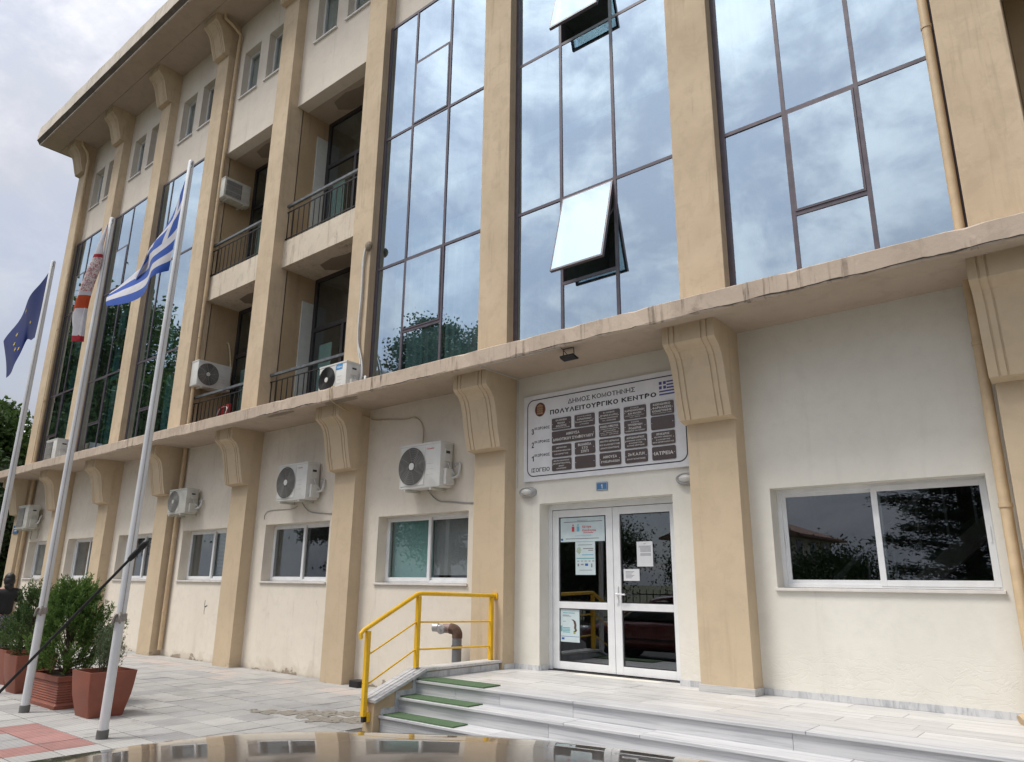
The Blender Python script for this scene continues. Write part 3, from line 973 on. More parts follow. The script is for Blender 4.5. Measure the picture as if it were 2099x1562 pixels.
# red frame: outer corner (-10.27, 3.66), four slabs each way
base = MB().box(-T / 2 + .007, T / 2 - .007, -T / 2 + .007, T / 2 - .007, -.04, 0.0)
tile_me = {k: base.mesh('paving_tile', bevel=.004) for k in ('pav', 'pav_d', 'pav_r', 'pav_p')}
for k, me in tile_me.items():
    me.materials.append(MAT[k])
rt_ = random.Random(5)
cells = []
for i in range(-46, 24):
    for j in range(-4, 12):
        xc, yc = -8.55 + (i + .5) * T, 3.66 + (j + .5) * T
        if yc - T / 2 < 2.0 or yc > 8.60 or xc > 7.6:
            continue
        if xc > -7.1 and yc > 5.9:
            continue
        if -4 <= i <= -1 and -4 <= j <= -1:
            kind = 'pav_r' if (i in (-4, -1) or j in (-4, -1)) else ('pav_d' if rt_.random() < .5 else 'pav')
        else:
            band = (i % 5 == 2) or (j % 5 == 1)
            kind = 'pav_d' if (band and rt_.random() < .42) or rt_.random() < .10 else 'pav'
            if j == 9 and rt_.random() < .5 or (j == 8 and rt_.random() < .2):
                kind = 'pav_p'
        ca = -math.atan2(xc, yc)       # bearing left of +y
        vis = R(2) < ca < R(77) and yc < 8.2
        cells.append((0 if vis else 1, math.hypot(xc, yc), xc, yc, kind))
cells.sort()
rest = {k: MB() for k in tile_me}
for q, (nv, dist, xc, yc, kind) in enumerate(cells):
    jz = rt_.uniform(-.0025, .0015)
    if q < 298 and not nv:
        o = link_mesh('paving_tile', tile_me[kind], None, pave)
        o.location = (xc, yc, jz)
        o.rotation_euler = (rt_.uniform(-.004, .004), rt_.uniform(-.004, .004), 0)
    else:
        rest[kind].box(xc - T / 2 + .004, xc + T / 2 - .004, yc - T / 2 + .004, yc + T / 2 - .004, -.04, jz)
allr = MB()
mats_ = []
for k, mb_ in rest.items():
    if mb_.v:
        allr.cur = len(mats_)
        mats_.append(MAT[k])
        allr._add(mb_.v, mb_.f)
tag(allr.build('far_paving_tiles', mats_, pave, recalc=False), kind='stuff')

# spilt damp sand on the paving
t = NT('damp_sand')
mk = t.mapr(t.noise(t.pos(), 14, 6, .6), .3, .7)
MAT['sand'] = t.done(t.bsdf(**{'Base Color': t.mix(mk, (.22, .20, .17), (.30, .275, .235)), 'Roughness': .9, 'Normal': t.bump(t.noise(t.pos(), 120, 4), .6, .004)}))


def blob(poly, n=5, jit=.05):
    out = []
    for (p, q) in zip(poly, poly[1:] + poly[:1]):
        for i in range(n):
            f = i / n
            out.append((p[0] + (q[0] - p[0]) * f + rt_.uniform(-jit, jit), p[1] + (q[1] - p[1]) * f + rt_.uniform(-jit, jit)))
    return out


def in_poly(p, poly):
    c = False
    for (a, b) in zip(poly, poly[1:] + poly[:1]):
        if (a[1] > p[1]) != (b[1] > p[1]) and p[0] < (b[0] - a[0]) * (p[1] - a[1]) / (b[1] - a[1]) + a[0]:
            c = not c
    return c


SAND = [[(-9.30, 5.80), (-8.9, 6.10), (-8.55, 6.42), (-8.25, 6.62), (-7.95, 7.0), (-7.45, 7.2), (-7.25, 6.95), (-7.7, 6.62), (-8.2, 6.25), (-8.6, 5.98), (-8.95, 5.74)],
        [(-8.50, 5.98), (-8.05, 6.22), (-7.6, 6.55), (-7.18, 6.75), (-7.18, 6.30), (-7.6, 6.12), (-8.0, 5.85)]]
sp = MB()
cs_ = .035
for poly in SAND:
    for i in range(70):
        for k in range(60):
            x_, y_ = -9.4 + i * cs_, 5.6 + k * cs_
            q_ = (x_ + .05 * math.sin(k * .9 + i * .4), y_ + .05 * math.sin(i * .8 + k * .3))
            if in_poly(q_, poly) and rt_.random() < .96:
                sp.box(x_, x_ + cs_ * 1.02, y_, y_ + cs_ * 1.02, .0022, .0045 + rt_.random() * .002)
tag(sp.build('spilt_sand', MAT['sand'], recalc=False), 'damp brown sand spilt over the paving beside the steps', kind='stuff')

# ================================================================== ENTRANCE PORCH
MAT['marble'] = marble('streaked_grey_marble', (.59, .59, .595), (.29, .305, .335), (0, 0, 0), (.3, 6.0, 12.0), .95)
MAT['marble_floor'] = marble('white_marble_floor', (.61, .60, .585), (.33, .33, .325), (0, 0, R(8)), (.4, 8.0, 8.0), .95)
MAT['marble_grey'] = marble('veined_skirting_marble', (.66, .665, .67), (.24, .26, .30), (0, R(35), 0), (5.0, 3.0, 1.2), .8)
MAT['parapet'] = plaster('porch_parapet_render', (.55, .425, .27), (.48, .37, .235), dirt=(.24, .18, .12), dirt_amt=.4, streak=.3)
PX0, PX1 = -6.965, 3.4
STEPS = [(6.58, .50), (6.31, .335), (6.04, .168)]
porch = empty('entrance_porch', (-2.0, 6.0, 0), 'wide grey marble porch with three steps before the entrance', 'porch')
core = MB()
zp = -.1
core.box(PX0, PX1, 6.64, 8.70, -.1, .468)
core.box(PX0, PX1, 6.37, 6.64, -.1, .303)
core.box(PX0, PX1, 6.10, 6.37, -.1, .136)
core.build('core', MAT['mortar'], porch)
rp = random.Random(21)


def split(a, b, cuts):
    xs = [a] + list(cuts) + [b]
    return [(p + .002, q - .002) for p, q in zip(xs, xs[1:])]


tread_cuts = [[-4.62, -2.30, -.05, 1.6], [-4.55, -3.9 + .2, -1.95, .4, 2.0], [-5.3, -3.0, -.8, 1.2]]
riser_cuts = [[-6.30, -5.62, -4.64, -2.42, -.95, 1.0], [-4.75, -2.2, -.2, 1.8], [-5.1, -2.9, -.7, 1.5]]
for s, (yn, zn) in enumerate(STEPS):
    yb_ = yn + (.36 if s == 0 else .315)
    for (a, b) in split(PX0, PX1, tread_cuts[s]):
        MB().box(a, b, yn, yb_, zn - .030, zn + rp.uniform(-.0012, .0012)).build('tread', MAT['marble'], porch, bevel=.005)
    zlow = STEPS[s + 1][1] + .001 if s < 2 else -.02
    for (a, b) in split(PX0, PX1, riser_cuts[s]):
        MB().box(a, b, yn + .028 + rp.uniform(0, .002), yn + .058, zlow, zn - .031).build('riser', MAT['marble'], porch)
# floor slabs, running bond
y = STEPS[0][0] + .363
rw = 0
while y < 8.66:
    d_ = .30
    y2 = min(y + d_ - .004, 8.69)
    x = PX0 - rp.uniform(0, .5)
    while x < PX1:
        w_ = rp.choice([.62, .80, .95, 1.1])
        a, b = max(x, PX0), min(x + w_, PX1) - .004
        if b - a > .05:
            MB().box(a, b, y, y2, .472, .50 + rp.uniform(-.0012, .0012)).build('floor_slab', MAT['marble_floor'], porch)
        x += w_
    y += d_
    rw += 1
# skirtings
for (a, b, yy) in ((-6.91, -6.46, 8.405), (-4.35, -3.995, 8.405), (-3.345, -2.05, 8.405), (-2.05, -1.42, 8.405), (-1.42, -.95, 8.405)):
    MB().box(a + .001, b - .001, yy - .002, 8.4185, .501, .568).build('skirting', MAT['marble_grey'], porch)
for (a, b) in ((-6.46, -6.445), (-4.365, -4.35)):
    MB().box(a, b, 8.42, 8.62, .501, .568).build('skirting', MAT['marble_grey'], porch)
sk = MB()
sk.box(-3.995, -3.345, 8.145, 8.1685, .501, .575).box(-3.359, -3.345, 8.1685, 8.403, .501, .575).box(-3.995, -3.981, 8.1685, 8.403, .501, .575)
sk.build('skirting', MAT['marble_floor'], porch, bevel=.002)
MB().box(-6.909, -6.893, 8.20, 8.403, .501, .568).build('skirting', MAT['marble_grey'], porch)
# parapet with sloping coping
par = MB()
poly = [(5.97, -.05), (8.165, -.05), (8.165, .585), (6.72, .585), (6.68, .60), (5.97, .335)]
par.prism([(5.97, -.05), (8.165, -.05), (8.165, .588), (6.74, .588), (5.97, .315)], 'x', -7.15, -6.968)
par.build('parapet', MAT['parapet'], porch, bevel=.004)
MB().box(-7.17, -6.915, 6.735, 8.165, .589, .622).build('coping', MAT['marble_floor'], porch, bevel=.004)
sl = MB()
sl.prism([(5.945, .309), (6.735, .589), (6.735, .622), (5.935, .340)], 'x', -7.19, -6.91)
for i in range(3):
    xx = -7.14 + i * .075
    sl.prism([(5.945, .3425), (6.73, .6210), (6.73, .6270), (5.945, .3485)], 'x', xx, xx + .04)
sl.build('coping', MAT['marble'], porch)
# stepped skirting on the parapet's inner side
st = MB()
for (ya, yb2, za, zb) in ((6.62, 8.15, .501, .575), (6.55, 6.62, .34, .575), (6.35, 6.55, .336, .405), (6.28, 6.35, .17, .405), (6.07, 6.28, .169, .235)):
    st.box(-6.967, -6.952, ya, yb2 - .001, za, zb)
st.build('stepped_skirting', MAT['marble_grey'], porch)

# green step mats
t = NT('green_turf_mat')
n_ = t.noise(t.pos(), 160, 3)
n2_ = t.noise(t.pos(), 6, 5)
MAT['mat'] = t.done(t.bsdf(**{'Base Color': t.mix(t.math('ADD', t.math('MULTIPLY', n_, .6), t.math('MULTIPLY', n2_, .4)), (.045, .09, .045), (.125, .20, .10)), 'Roughness': .95, 'Normal': t.bump(n_, .9, .006)}))
for (x0_, x1_, y0_, y1_, z_, lab) in ((-6.93, -5.86, 6.60, 6.90, .5015, 'green turf mat on the top porch step'), (-6.93, -5.84, 6.335, 6.58, .3365, 'green turf mat on the middle porch step'), (-6.90, -5.80, 6.06, 6.30, .1695, 'green turf mat on the lowest porch step')):
    pts = blob([(x0_, y0_), (x1_, y0_), (x1_, y1_), (x0_, y1_)], 12, .004)
    tag(MB().prism(pts, 'z', z_, z_ + .013).build('step_mat', MAT['mat']), lab, 'mat', 'green mats on the porch steps')

# ================================================================== HANDRAIL
t = NT('chipped_yellow_paint')
yn = t.noise(t.pos(), 5, 5)
chip_ = t.mapr(t.noise(t.pos(), 34, 6, .7, .4), .66, .69)
grime = t.mapr(t.noise(t.pos((1, 1, .4), (3, 1, 2)), 9, 6, .65), .52, .75)
yc = t.mix(t.mapr(yn, .3, .7), (.70, .40, .012), (.80, .48, .018))
yc = t.mix(t.math('MULTIPLY', grime, .35), yc, (.32, .20, .05))
MAT['yellow'] = t.done(t.bsdf(**{'Base Color': t.mix(chip_, yc, (.16, .075, .035)), 'Roughness': t.mapr(yn, .2, .8, .35, .6), 'Normal': t.bump(t.noise(t.pos(), 60, 3), .12, .002)}))
hr = empty('handrail', (-7.05, 6.9, .3), 'yellow tubular handrail on the porch parapet', 'handrail')
XR = -7.06
posts = [(5.90, .16, 1.085), (6.69, .622, 1.475), (8.09, .622, 1.445)]
for (yy, za, zb) in posts:
    MB().box(XR - .027, XR + .027, yy - .027, yy + .027, za, zb).build('post', MAT['yellow'], hr, bevel=.004)
MB().tube([(XR, 5.80, 1.005), (XR, 5.79, 1.06), (XR, 5.83, 1.095), (XR, 6.67, 1.500), (XR, 6.74, 1.505), (XR, 8.165, 1.470)], .026, 12).build('top_rail', MAT['yellow'], hr, smooth=50)
for off in (.33, .655):
    MB().tube([(XR, 5.92, 1.095 - off + .055), (XR, 6.67, 1.495 - off)], .011, 8).build('lower_rail', MAT['yellow'], hr, smooth=50)
    MB().tube([(XR, 6.70, 1.490 - off), (XR, 8.08, 1.455 - off)], .011, 8).build('lower_rail', MAT['yellow'], hr, smooth=50)
MB().box(XR - .045, XR + .045, 5.93, 5.967, .10, .20).build('bracket', MAT['yellow'], hr, bevel=.004)
MB().box(XR - .02, XR + .02, 5.885, 5.93, .10, .158).build('bracket_pin', MAT['rail_black'], hr)
MB().box(XR - .05, XR + .05, 8.155, 8.169, 1.43, 1.51).build('wall_plate', MAT['yellow'], hr)

# ================================================================== LETTERING
def arc(cx_, cy_, rx, ry, a0, a1, n=12):
    return [(cx_ + rx * math.cos(R(a0 + (a1 - a0) * i / n)), cy_ + ry * math.sin(R(a0 + (a1 - a0) * i / n))) for i in range(n + 1)]


O_ = arc(.36, .5, .36, .5, 90, 450, 22)
o_s = arc(.25, .34, .25, .34, 90, 450, 18)
GLY = {          # stroke alphabet: advance, strokes
    'Α': (.70, [[(0, 0), (.35, 1), (.70, 0)], [(.12, .32), (.58, .32)]]),
    'Β': (.58, [[(0, 0), (0, 1)], [(0, 1), (.33, 1)] + arc(.33, .76, .22, .24, 90, -90, 8) + [(0, .52)], [(.0, .521), (.34, .52)] + arc(.34, .26, .24, .26, 90, -90, 8) + [(0, 0)]]),
    'Γ': (.52, [[(0, 0), (0, 1), (.52, 1)]]),
    'Δ': (.72, [[(.36, 1), (0, 0), (.72, 0), (.36, 1)]]),
    'Ε': (.54, [[(.54, 1), (0, 1), (0, 0), (.54, 0)], [(0, .52), (.48, .52)]]),
    'Ζ': (.6, [[(0, 1), (.6, 1), (0, 0), (.6, 0)]]),
    'Η': (.64, [[(0, 0), (0, 1)], [(.64, 0), (.64, 1)], [(0, .52), (.64, .52)]]),
    'Θ': (.72, [O_, [(.2, .5), (.52, .5)]]),
    'Ι': (.0, [[(0, 0), (0, 1)]]),
    'Κ': (.62, [[(0, 0), (0, 1)], [(.58, 1), (.06, .48)], [(.2, .60), (.62, 0)]]),
    'Λ': (.70, [[(0, 0), (.35, 1), (.70, 0)]]),
    'Μ': (.76, [[(0, 0), (0, 1), (.38, .12), (.76, 1), (.76, 0)]]),
    'Ν': (.64, [[(0, 0), (0, 1), (.64, 0), (.64, 1)]]),
    'Ξ': (.56, [[(0, 1), (.56, 1)], [(.06, .52), (.5, .52)], [(0, 0), (.56, 0)]]),
    'Ο': (.72, [O_]),
    'Π': (.64, [[(0, 0), (0, 1), (.64, 1), (.64, 0)]]),
    'Ρ': (.56, [[(0, 0), (0, 1)], [(0, 1), (.32, 1)] + arc(.32, .73, .24, .27, 90, -90, 8) + [(0, .46)]]),
    'Σ': (.60, [[(.58, 1), (.02, 1), (.34, .52), (.02, 0), (.60, 0)]]),
    'Τ': (.60, [[(0, 1), (.60, 1)], [(.30, 1), (.30, 0)]]),
    'Υ': (.64, [[(0, 1), (.32, .48), (.64, 1)], [(.32, .48), (.32, 0)]]),
    'Φ': (.76, [arc(.38, .5, .38, .3, 90, 450, 20), [(.38, 1), (.38, 0)]]),
    'Χ': (.64, [[(0, 0), (.64, 1)], [(0, 1), (.64, 0)]]),
    'Ψ': (.72, [[(0, 1), (0, .6)] + arc(.36, .6, .36, .3, 180, 360, 10) + [(.72, 1)], [(.36, 1), (.36, 0)]]),
    'Ω': (.74, [[(0, 0), (.24, 0)] + arc(.37, .58, .36, .42, 235, -55, 18) + [(.50, 0), (.74, 0)]]),
    '0': (.5, [arc(.25, .5, .25, .5, 90, 450, 18)]), '1': (.26, [[(0, .78), (.22, 1), (.22, 0)]]),
    '2': (.52, [arc(.26, .74, .25, .26, 165, -35, 10) + [(0, 0), (.52, 0)]]),
    '3': (.5, [arc(.23, .75, .23, .25, 150, -80, 9) + [(.16, .5)], [(.16, .501), (.27, .5)] + arc(.24, .26, .26, .26, 80, -150, 9)]),
    '5': (.5, [[(.46, 1), (.06, 1), (.03, .5)] + arc(.23, .32, .26, .31, 115, -145, 10)]),
    '9': (.5, [arc(.25, .7, .25, .30, 0, 360, 14), [(.5, .7), (.44, .25), (.2, 0)]]), '7': (.5, [[(0, 1), (.5, 1), (.18, 0)]]),
    '.': (.04, [[(.0, .0), (.05, 0)]]), ':': (.04, [[(0, .1), (.05, .1)], [(0, .6), (.05, .6)]]), '&': (.6, [[(.6, 0), (.12, .74)] + arc(.27, .82, .16, .18, 180, 0, 8) + [(.05, .3)] + arc(.24, .22, .23, .22, 160, 350, 8) + [(.56, .42)]]),
    '"': (.16, [[(0, 1), (0, .78)], [(.16, 1), (.16, .78)]]),
    'ο': (.5, [o_s]), 'ό': (.5, [o_s, [(.22, .80), (.34, 1.0)]]), 'ς': (.44, [arc(.26, .38, .26, .30, 70, 230, 10) + arc(.2, .05, .2, .16, 90, -60, 7)]),
    'έ': (.44, [arc(.24, .52, .20, .17, 60, 250, 7) + arc(.24, .17, .23, .18, 110, 320, 8), [(.24, .80), (.36, 1.0)]]),
    'ν': (.46, [[(0, .68), (.22, 0), (.46, .68)]]), 'τ': (.42, [[(0, .66), (.42, .66)], [(.2, .66), (.2, .1), (.3, 0)]]),
    'ρ': (.5, [arc(.25, .34, .25, .34, 180, -180, 18), [(0, .34), (0, -.28)]]), 'ι': (.1, [[(0, .68), (0, .08), (.1, 0)]]),
    'η': (.46, [[(0, 0), (0, .68)], [(0, .45)] + arc(.23, .45, .23, .23, 180, 0, 8) + [(.46, -.28)]]), 'α': (.52, [arc(.22, .34, .22, .34, 20, 340, 16), [(.46, .68), (.42, .2), (.54, 0)]]),
    'F': (.5, [[(0, 0), (0, 1), (.5, 1)], [(0, .52), (.42, .52)]]), 'I': (0, [[(0, 0), (0, 1)]]), 'n': (.46, [[(0, 0), (0, .68)], [(0, .45)] + arc(.23, .45, .23, .23, 180, 0, 8) + [(.46, 0)]]),
    'v': (.46, [[(0, .68), (.23, 0), (.46, .68)]]), 'e': (.5, [[(0, .36), (.5, .36)] + arc(.25, .34, .25, .34, 4, 310, 14)]), 't': (.34, [[(.14, .95), (.14, .1), (.32, 0)], [(0, .68), (.34, .68)]]),
    'o': (.5, [o_s]), 'r': (.3, [[(0, 0), (0, .68)], [(0, .42), (.12, .64), (.3, .68)]]), 'M': (.76, [[(0, 0), (0, 1), (.38, .12), (.76, 1), (.76, 0)]]), 'i': (0, [[(0, 0), (0, .66)], [(0, .86), (0, .98)]]),
    'd': (.5, [o_s, [(.5, 0), (.5, 1)]]), 'a': (.5, [o_s, [(.5, 0), (.5, .68)]]),
}


def strip(pts, w):
    """mitred ribbon along a polyline"""
    P_ = [Vector((p[0], p[1])) for p in pts]
    closed = (P_[0] - P_[-1]).length < 1e-4
    n = len(P_)
    L, Rr = [], []
    for i in range(n):
        if closed and i in (0, n - 1):
            a, b = P_[n - 2], P_[1]
            d0, d1 = (P_[0] - a).normalized(), (b - P_[0]).normalized()
        else:
            d0 = (P_[i] - P_[i - 1]).normalized() if i else (P_[1] - P_[0]).normalized()
            d1 = (P_[i + 1] - P_[i]).normalized() if i < n - 1 else d0
        t_ = d0 + d1
        t_ = t_.normalized() if t_.length > 1e-4 else d1
        nr = Vector((-t_.y, t_.x))
        k = min(2.2, 1 / max(.35, nr.dot(Vector((-d1.y, d1.x)))))
        p = P_[i]
        if not closed and i == 0:
            p = p - d1 * w * .5
        if not closed and i == n - 1:
            p = p + d0 * w * .5
        L.append(p + nr * w * .5 * k)
        Rr.append(p - nr * w * .5 * k)
    return L, Rr


def text_mesh(body, bold=0.0, width=1.0, height=.1, align='CENTER'):
    w = .13 + bold
    mb = MB()
    x, dep = 0.0, 0
    gap = .11 + bold * .35
    for ch in body:
        if ch == ' ':
            x += .36
            continue
        adv, strokes = GLY[ch]
        for st_ in strokes:
            L, Rr = strip([(x + p[0], p[1]) for p in st_], w)
            dep = (dep + 1) % 7
            mb._add([(p.x, -dep * .00006, p.y) for p in L] + [(p.x, -dep * .00006, p.y) for p in Rr], [(i, i + 1, i + 1 + len(L), i + len(L)) for i in range(len(L) - 1)])
        x += adv + w + gap * (1 if adv > .05 else .9)
    me = mb.mesh('lettering', recalc=False)
    co = np.array(mb.v)
    lo, hi = co.min(0), co.max(0)
    sx = width / (hi[0] - lo[0])
    sz = height / max(hi[2] - lo[2], 1e-6)
    ax = {'CENTER': (lo[0] + hi[0]) / 2, 'LEFT': lo[0], 'RIGHT': hi[0]}[align]
    out = np.stack([(co[:, 0] - ax) * sx, co[:, 1], (co[:, 2] - (lo[2] + hi[2]) / 2) * sz], 1)
    me.vertices.foreach_set('co', out.ravel())
    me.update()
    return me


TEXTS = {}
def lettering(body, loc, w, h, mat, parent, bold=.0, align='CENTER', name='lettering', rz=0.0):
    key = (body, round(w, 4), round(h, 4), bold, align, mat.name)
    me = TEXTS.get(key)
    if me is None:
        me = text_mesh(body, bold=bold, width=w, height=h, align=align)
        me.materials.append(mat)
        TEXTS[key] = me
    o = link_mesh(name, me, mat, None)
    o.location = loc
    o.rotation_euler = (0, 0, rz)
    if parent is not None:
        set_parent(o, parent)
    return o


def rrect(x0, x1, z0, z1, r, n=6):
    pts = []
    for (cx_, cz_, a0) in ((x1 - r, z1 - r, 0), (x0 + r, z1 - r, 90), (x0 + r, z0 + r, 180), (x1 - r, z0 + r, 270)):
        for i in range(n + 1):
            a = R(a0 + 90 * i / n)
            pts.append((cx_ + r * math.cos(a), cz_ + r * math.sin(a)))
    return pts


# ================================================================== SIGN BOARD
MAT['board'] = plain('white_sign_board', (.76, .76, .78), .4, var=.05)
MAT['ink'] = plain('black_ink', (.018, .018, .022), .5, var=0)
MAT['plaque'] = plain('brown_plaque', (.085, .06, .055), .35, var=.08)
MAT['white_ink'] = plain('white_ink', (.72, .71, .69), .5, var=0)
MAT['flag_ink'] = plain('violet_blue_ink', (.075, .07, .26), .5, var=0)
MAT['crest_red'] = plain('crest_brown_red', (.13, .035, .02), .5)
MAT['crest_tan'] = plain('crest_tan', (.38, .24, .13), .5)
sign = MB().box(-6.73, -4.07, 8.385, 8.418, 3.075, 4.36).build('sign_board', MAT['board'], bevel=.003)
tag(sign, 'large white directory sign with brown plaques above the entrance', 'sign')
YS = 8.384
bd = MB()
o_, i_ = rrect(-6.665, -4.085, 3.14, 4.295, .12), rrect(-6.650, -4.10, 3.155, 4.28, .108)
nn = len(o_)
for k in range(nn):
    k2 = (k + 1) % nn
    bd.quad((o_[k][0], YS, o_[k][1]), (o_[k2][0], YS, o_[k2][1]), (i_[k2][0], YS, i_[k2][1]), (i_[k][0], YS, i_[k][1]))
bd.build('border_line', MAT['ink'], sign, recalc=False)
lettering('ΔΗΜΟΣ', (-5.73, YS, 4.185), .38, .076, MAT['ink'], sign, bold=.03)
lettering('ΚΟΜΟΤΗΝΗΣ', (-5.155, YS, 4.185), .69, .076, MAT['ink'], sign, bold=.03)
lettering('ΠΟΛΥΛΕΙΤΟΥΡΓΙΚΟ', (-5.66, YS, 4.065), 1.16, .078, MAT['ink'], sign, bold=.12)
lettering('ΚΕΝΤΡΟ', (-4.76, YS, 4.065), .53, .078, MAT['ink'], sign, bold=.12)
for (nb, zz) in (('3', 3.835), ('2', 3.635), ('1', 3.435)):
    lettering(nb, (-6.56, YS, zz - .025), .045, .085, MAT['ink'], sign, bold=.08)
    lettering('ος', (-6.50, YS, zz + .012), .055, .042, MAT['ink'], sign, bold=.05)
    lettering('ΟΡΟΦΟΣ', (-6.355, YS, zz + .015), .215, .046, MAT['ink'], sign, bold=.07)
lettering('ΙΣΟΓΕΙΟ', (-6.415, YS, 3.235), .33, .060, MAT['ink'], sign, bold=.06)
# crest
cz = MB()
cz.prism([(-6.42 + .095 * math.cos(a), 4.13 + .105 * math.sin(a)) for a in [i * math.pi / 14 for i in range(28)]], 'y', 8.379, 8.3845)
crest = cz.build('crest', MAT['crest_red'], sign)
MB().prism([(-6.475, 4.06), (-6.365, 4.06), (-6.365, 4.185), (-6.42, 4.215), (-6.475, 4.185)], 'y', 8.377, 8.3788).build('crest_panel', MAT['crest_tan'], crest)
cs = MB()
for k in range(9):
    xx, zz = -6.46 + (k % 3) * .04, 4.085 + (k // 3) * .034
    cs.tube([(xx - .014, 8.3765, zz), (xx, 8.3762, zz + .016), (xx + .012, 8.3765, zz - .006), (xx + .016, 8.3765, zz + .012)], .0035, 5)
cs.build('crest_relief', MAT['crest_red'], crest)
# little printed flag
fx0, fx1, fz0, fz1 = -4.45, -4.15, 4.04, 4.225
fu = (fz1 - fz0) / 9
fl_ = MB()
for k in range(9):
    if k % 2 == 0:
        a = fx0 if k >= 5 else fx0 + 5.4 * fu
        zt = fz1 - k * fu
        fl_.quad((a, YS, zt - fu), (fx1, YS, zt - fu), (fx1, YS, zt), (a, YS, zt))
for (a, b) in ((0, 2), (3, 5)):
    for (c, e) in ((0, 2), (3, 5)):
        fl_.quad((fx0 + a * fu, YS - .0006, fz1 - e * fu), (fx0 + b * fu, YS - .0006, fz1 - e * fu), (fx0 + b * fu, YS - .0006, fz1 - c * fu), (fx0 + a * fu, YS - .0006, fz1 - c * fu))
fl_.build('printed_flag', MAT['flag_ink'], sign, recalc=False)
COLX = [-6.20, -5.80, -5.392, -4.99, -4.585]
ROWZ = [3.955, 3.763, 3.562, 3.364]
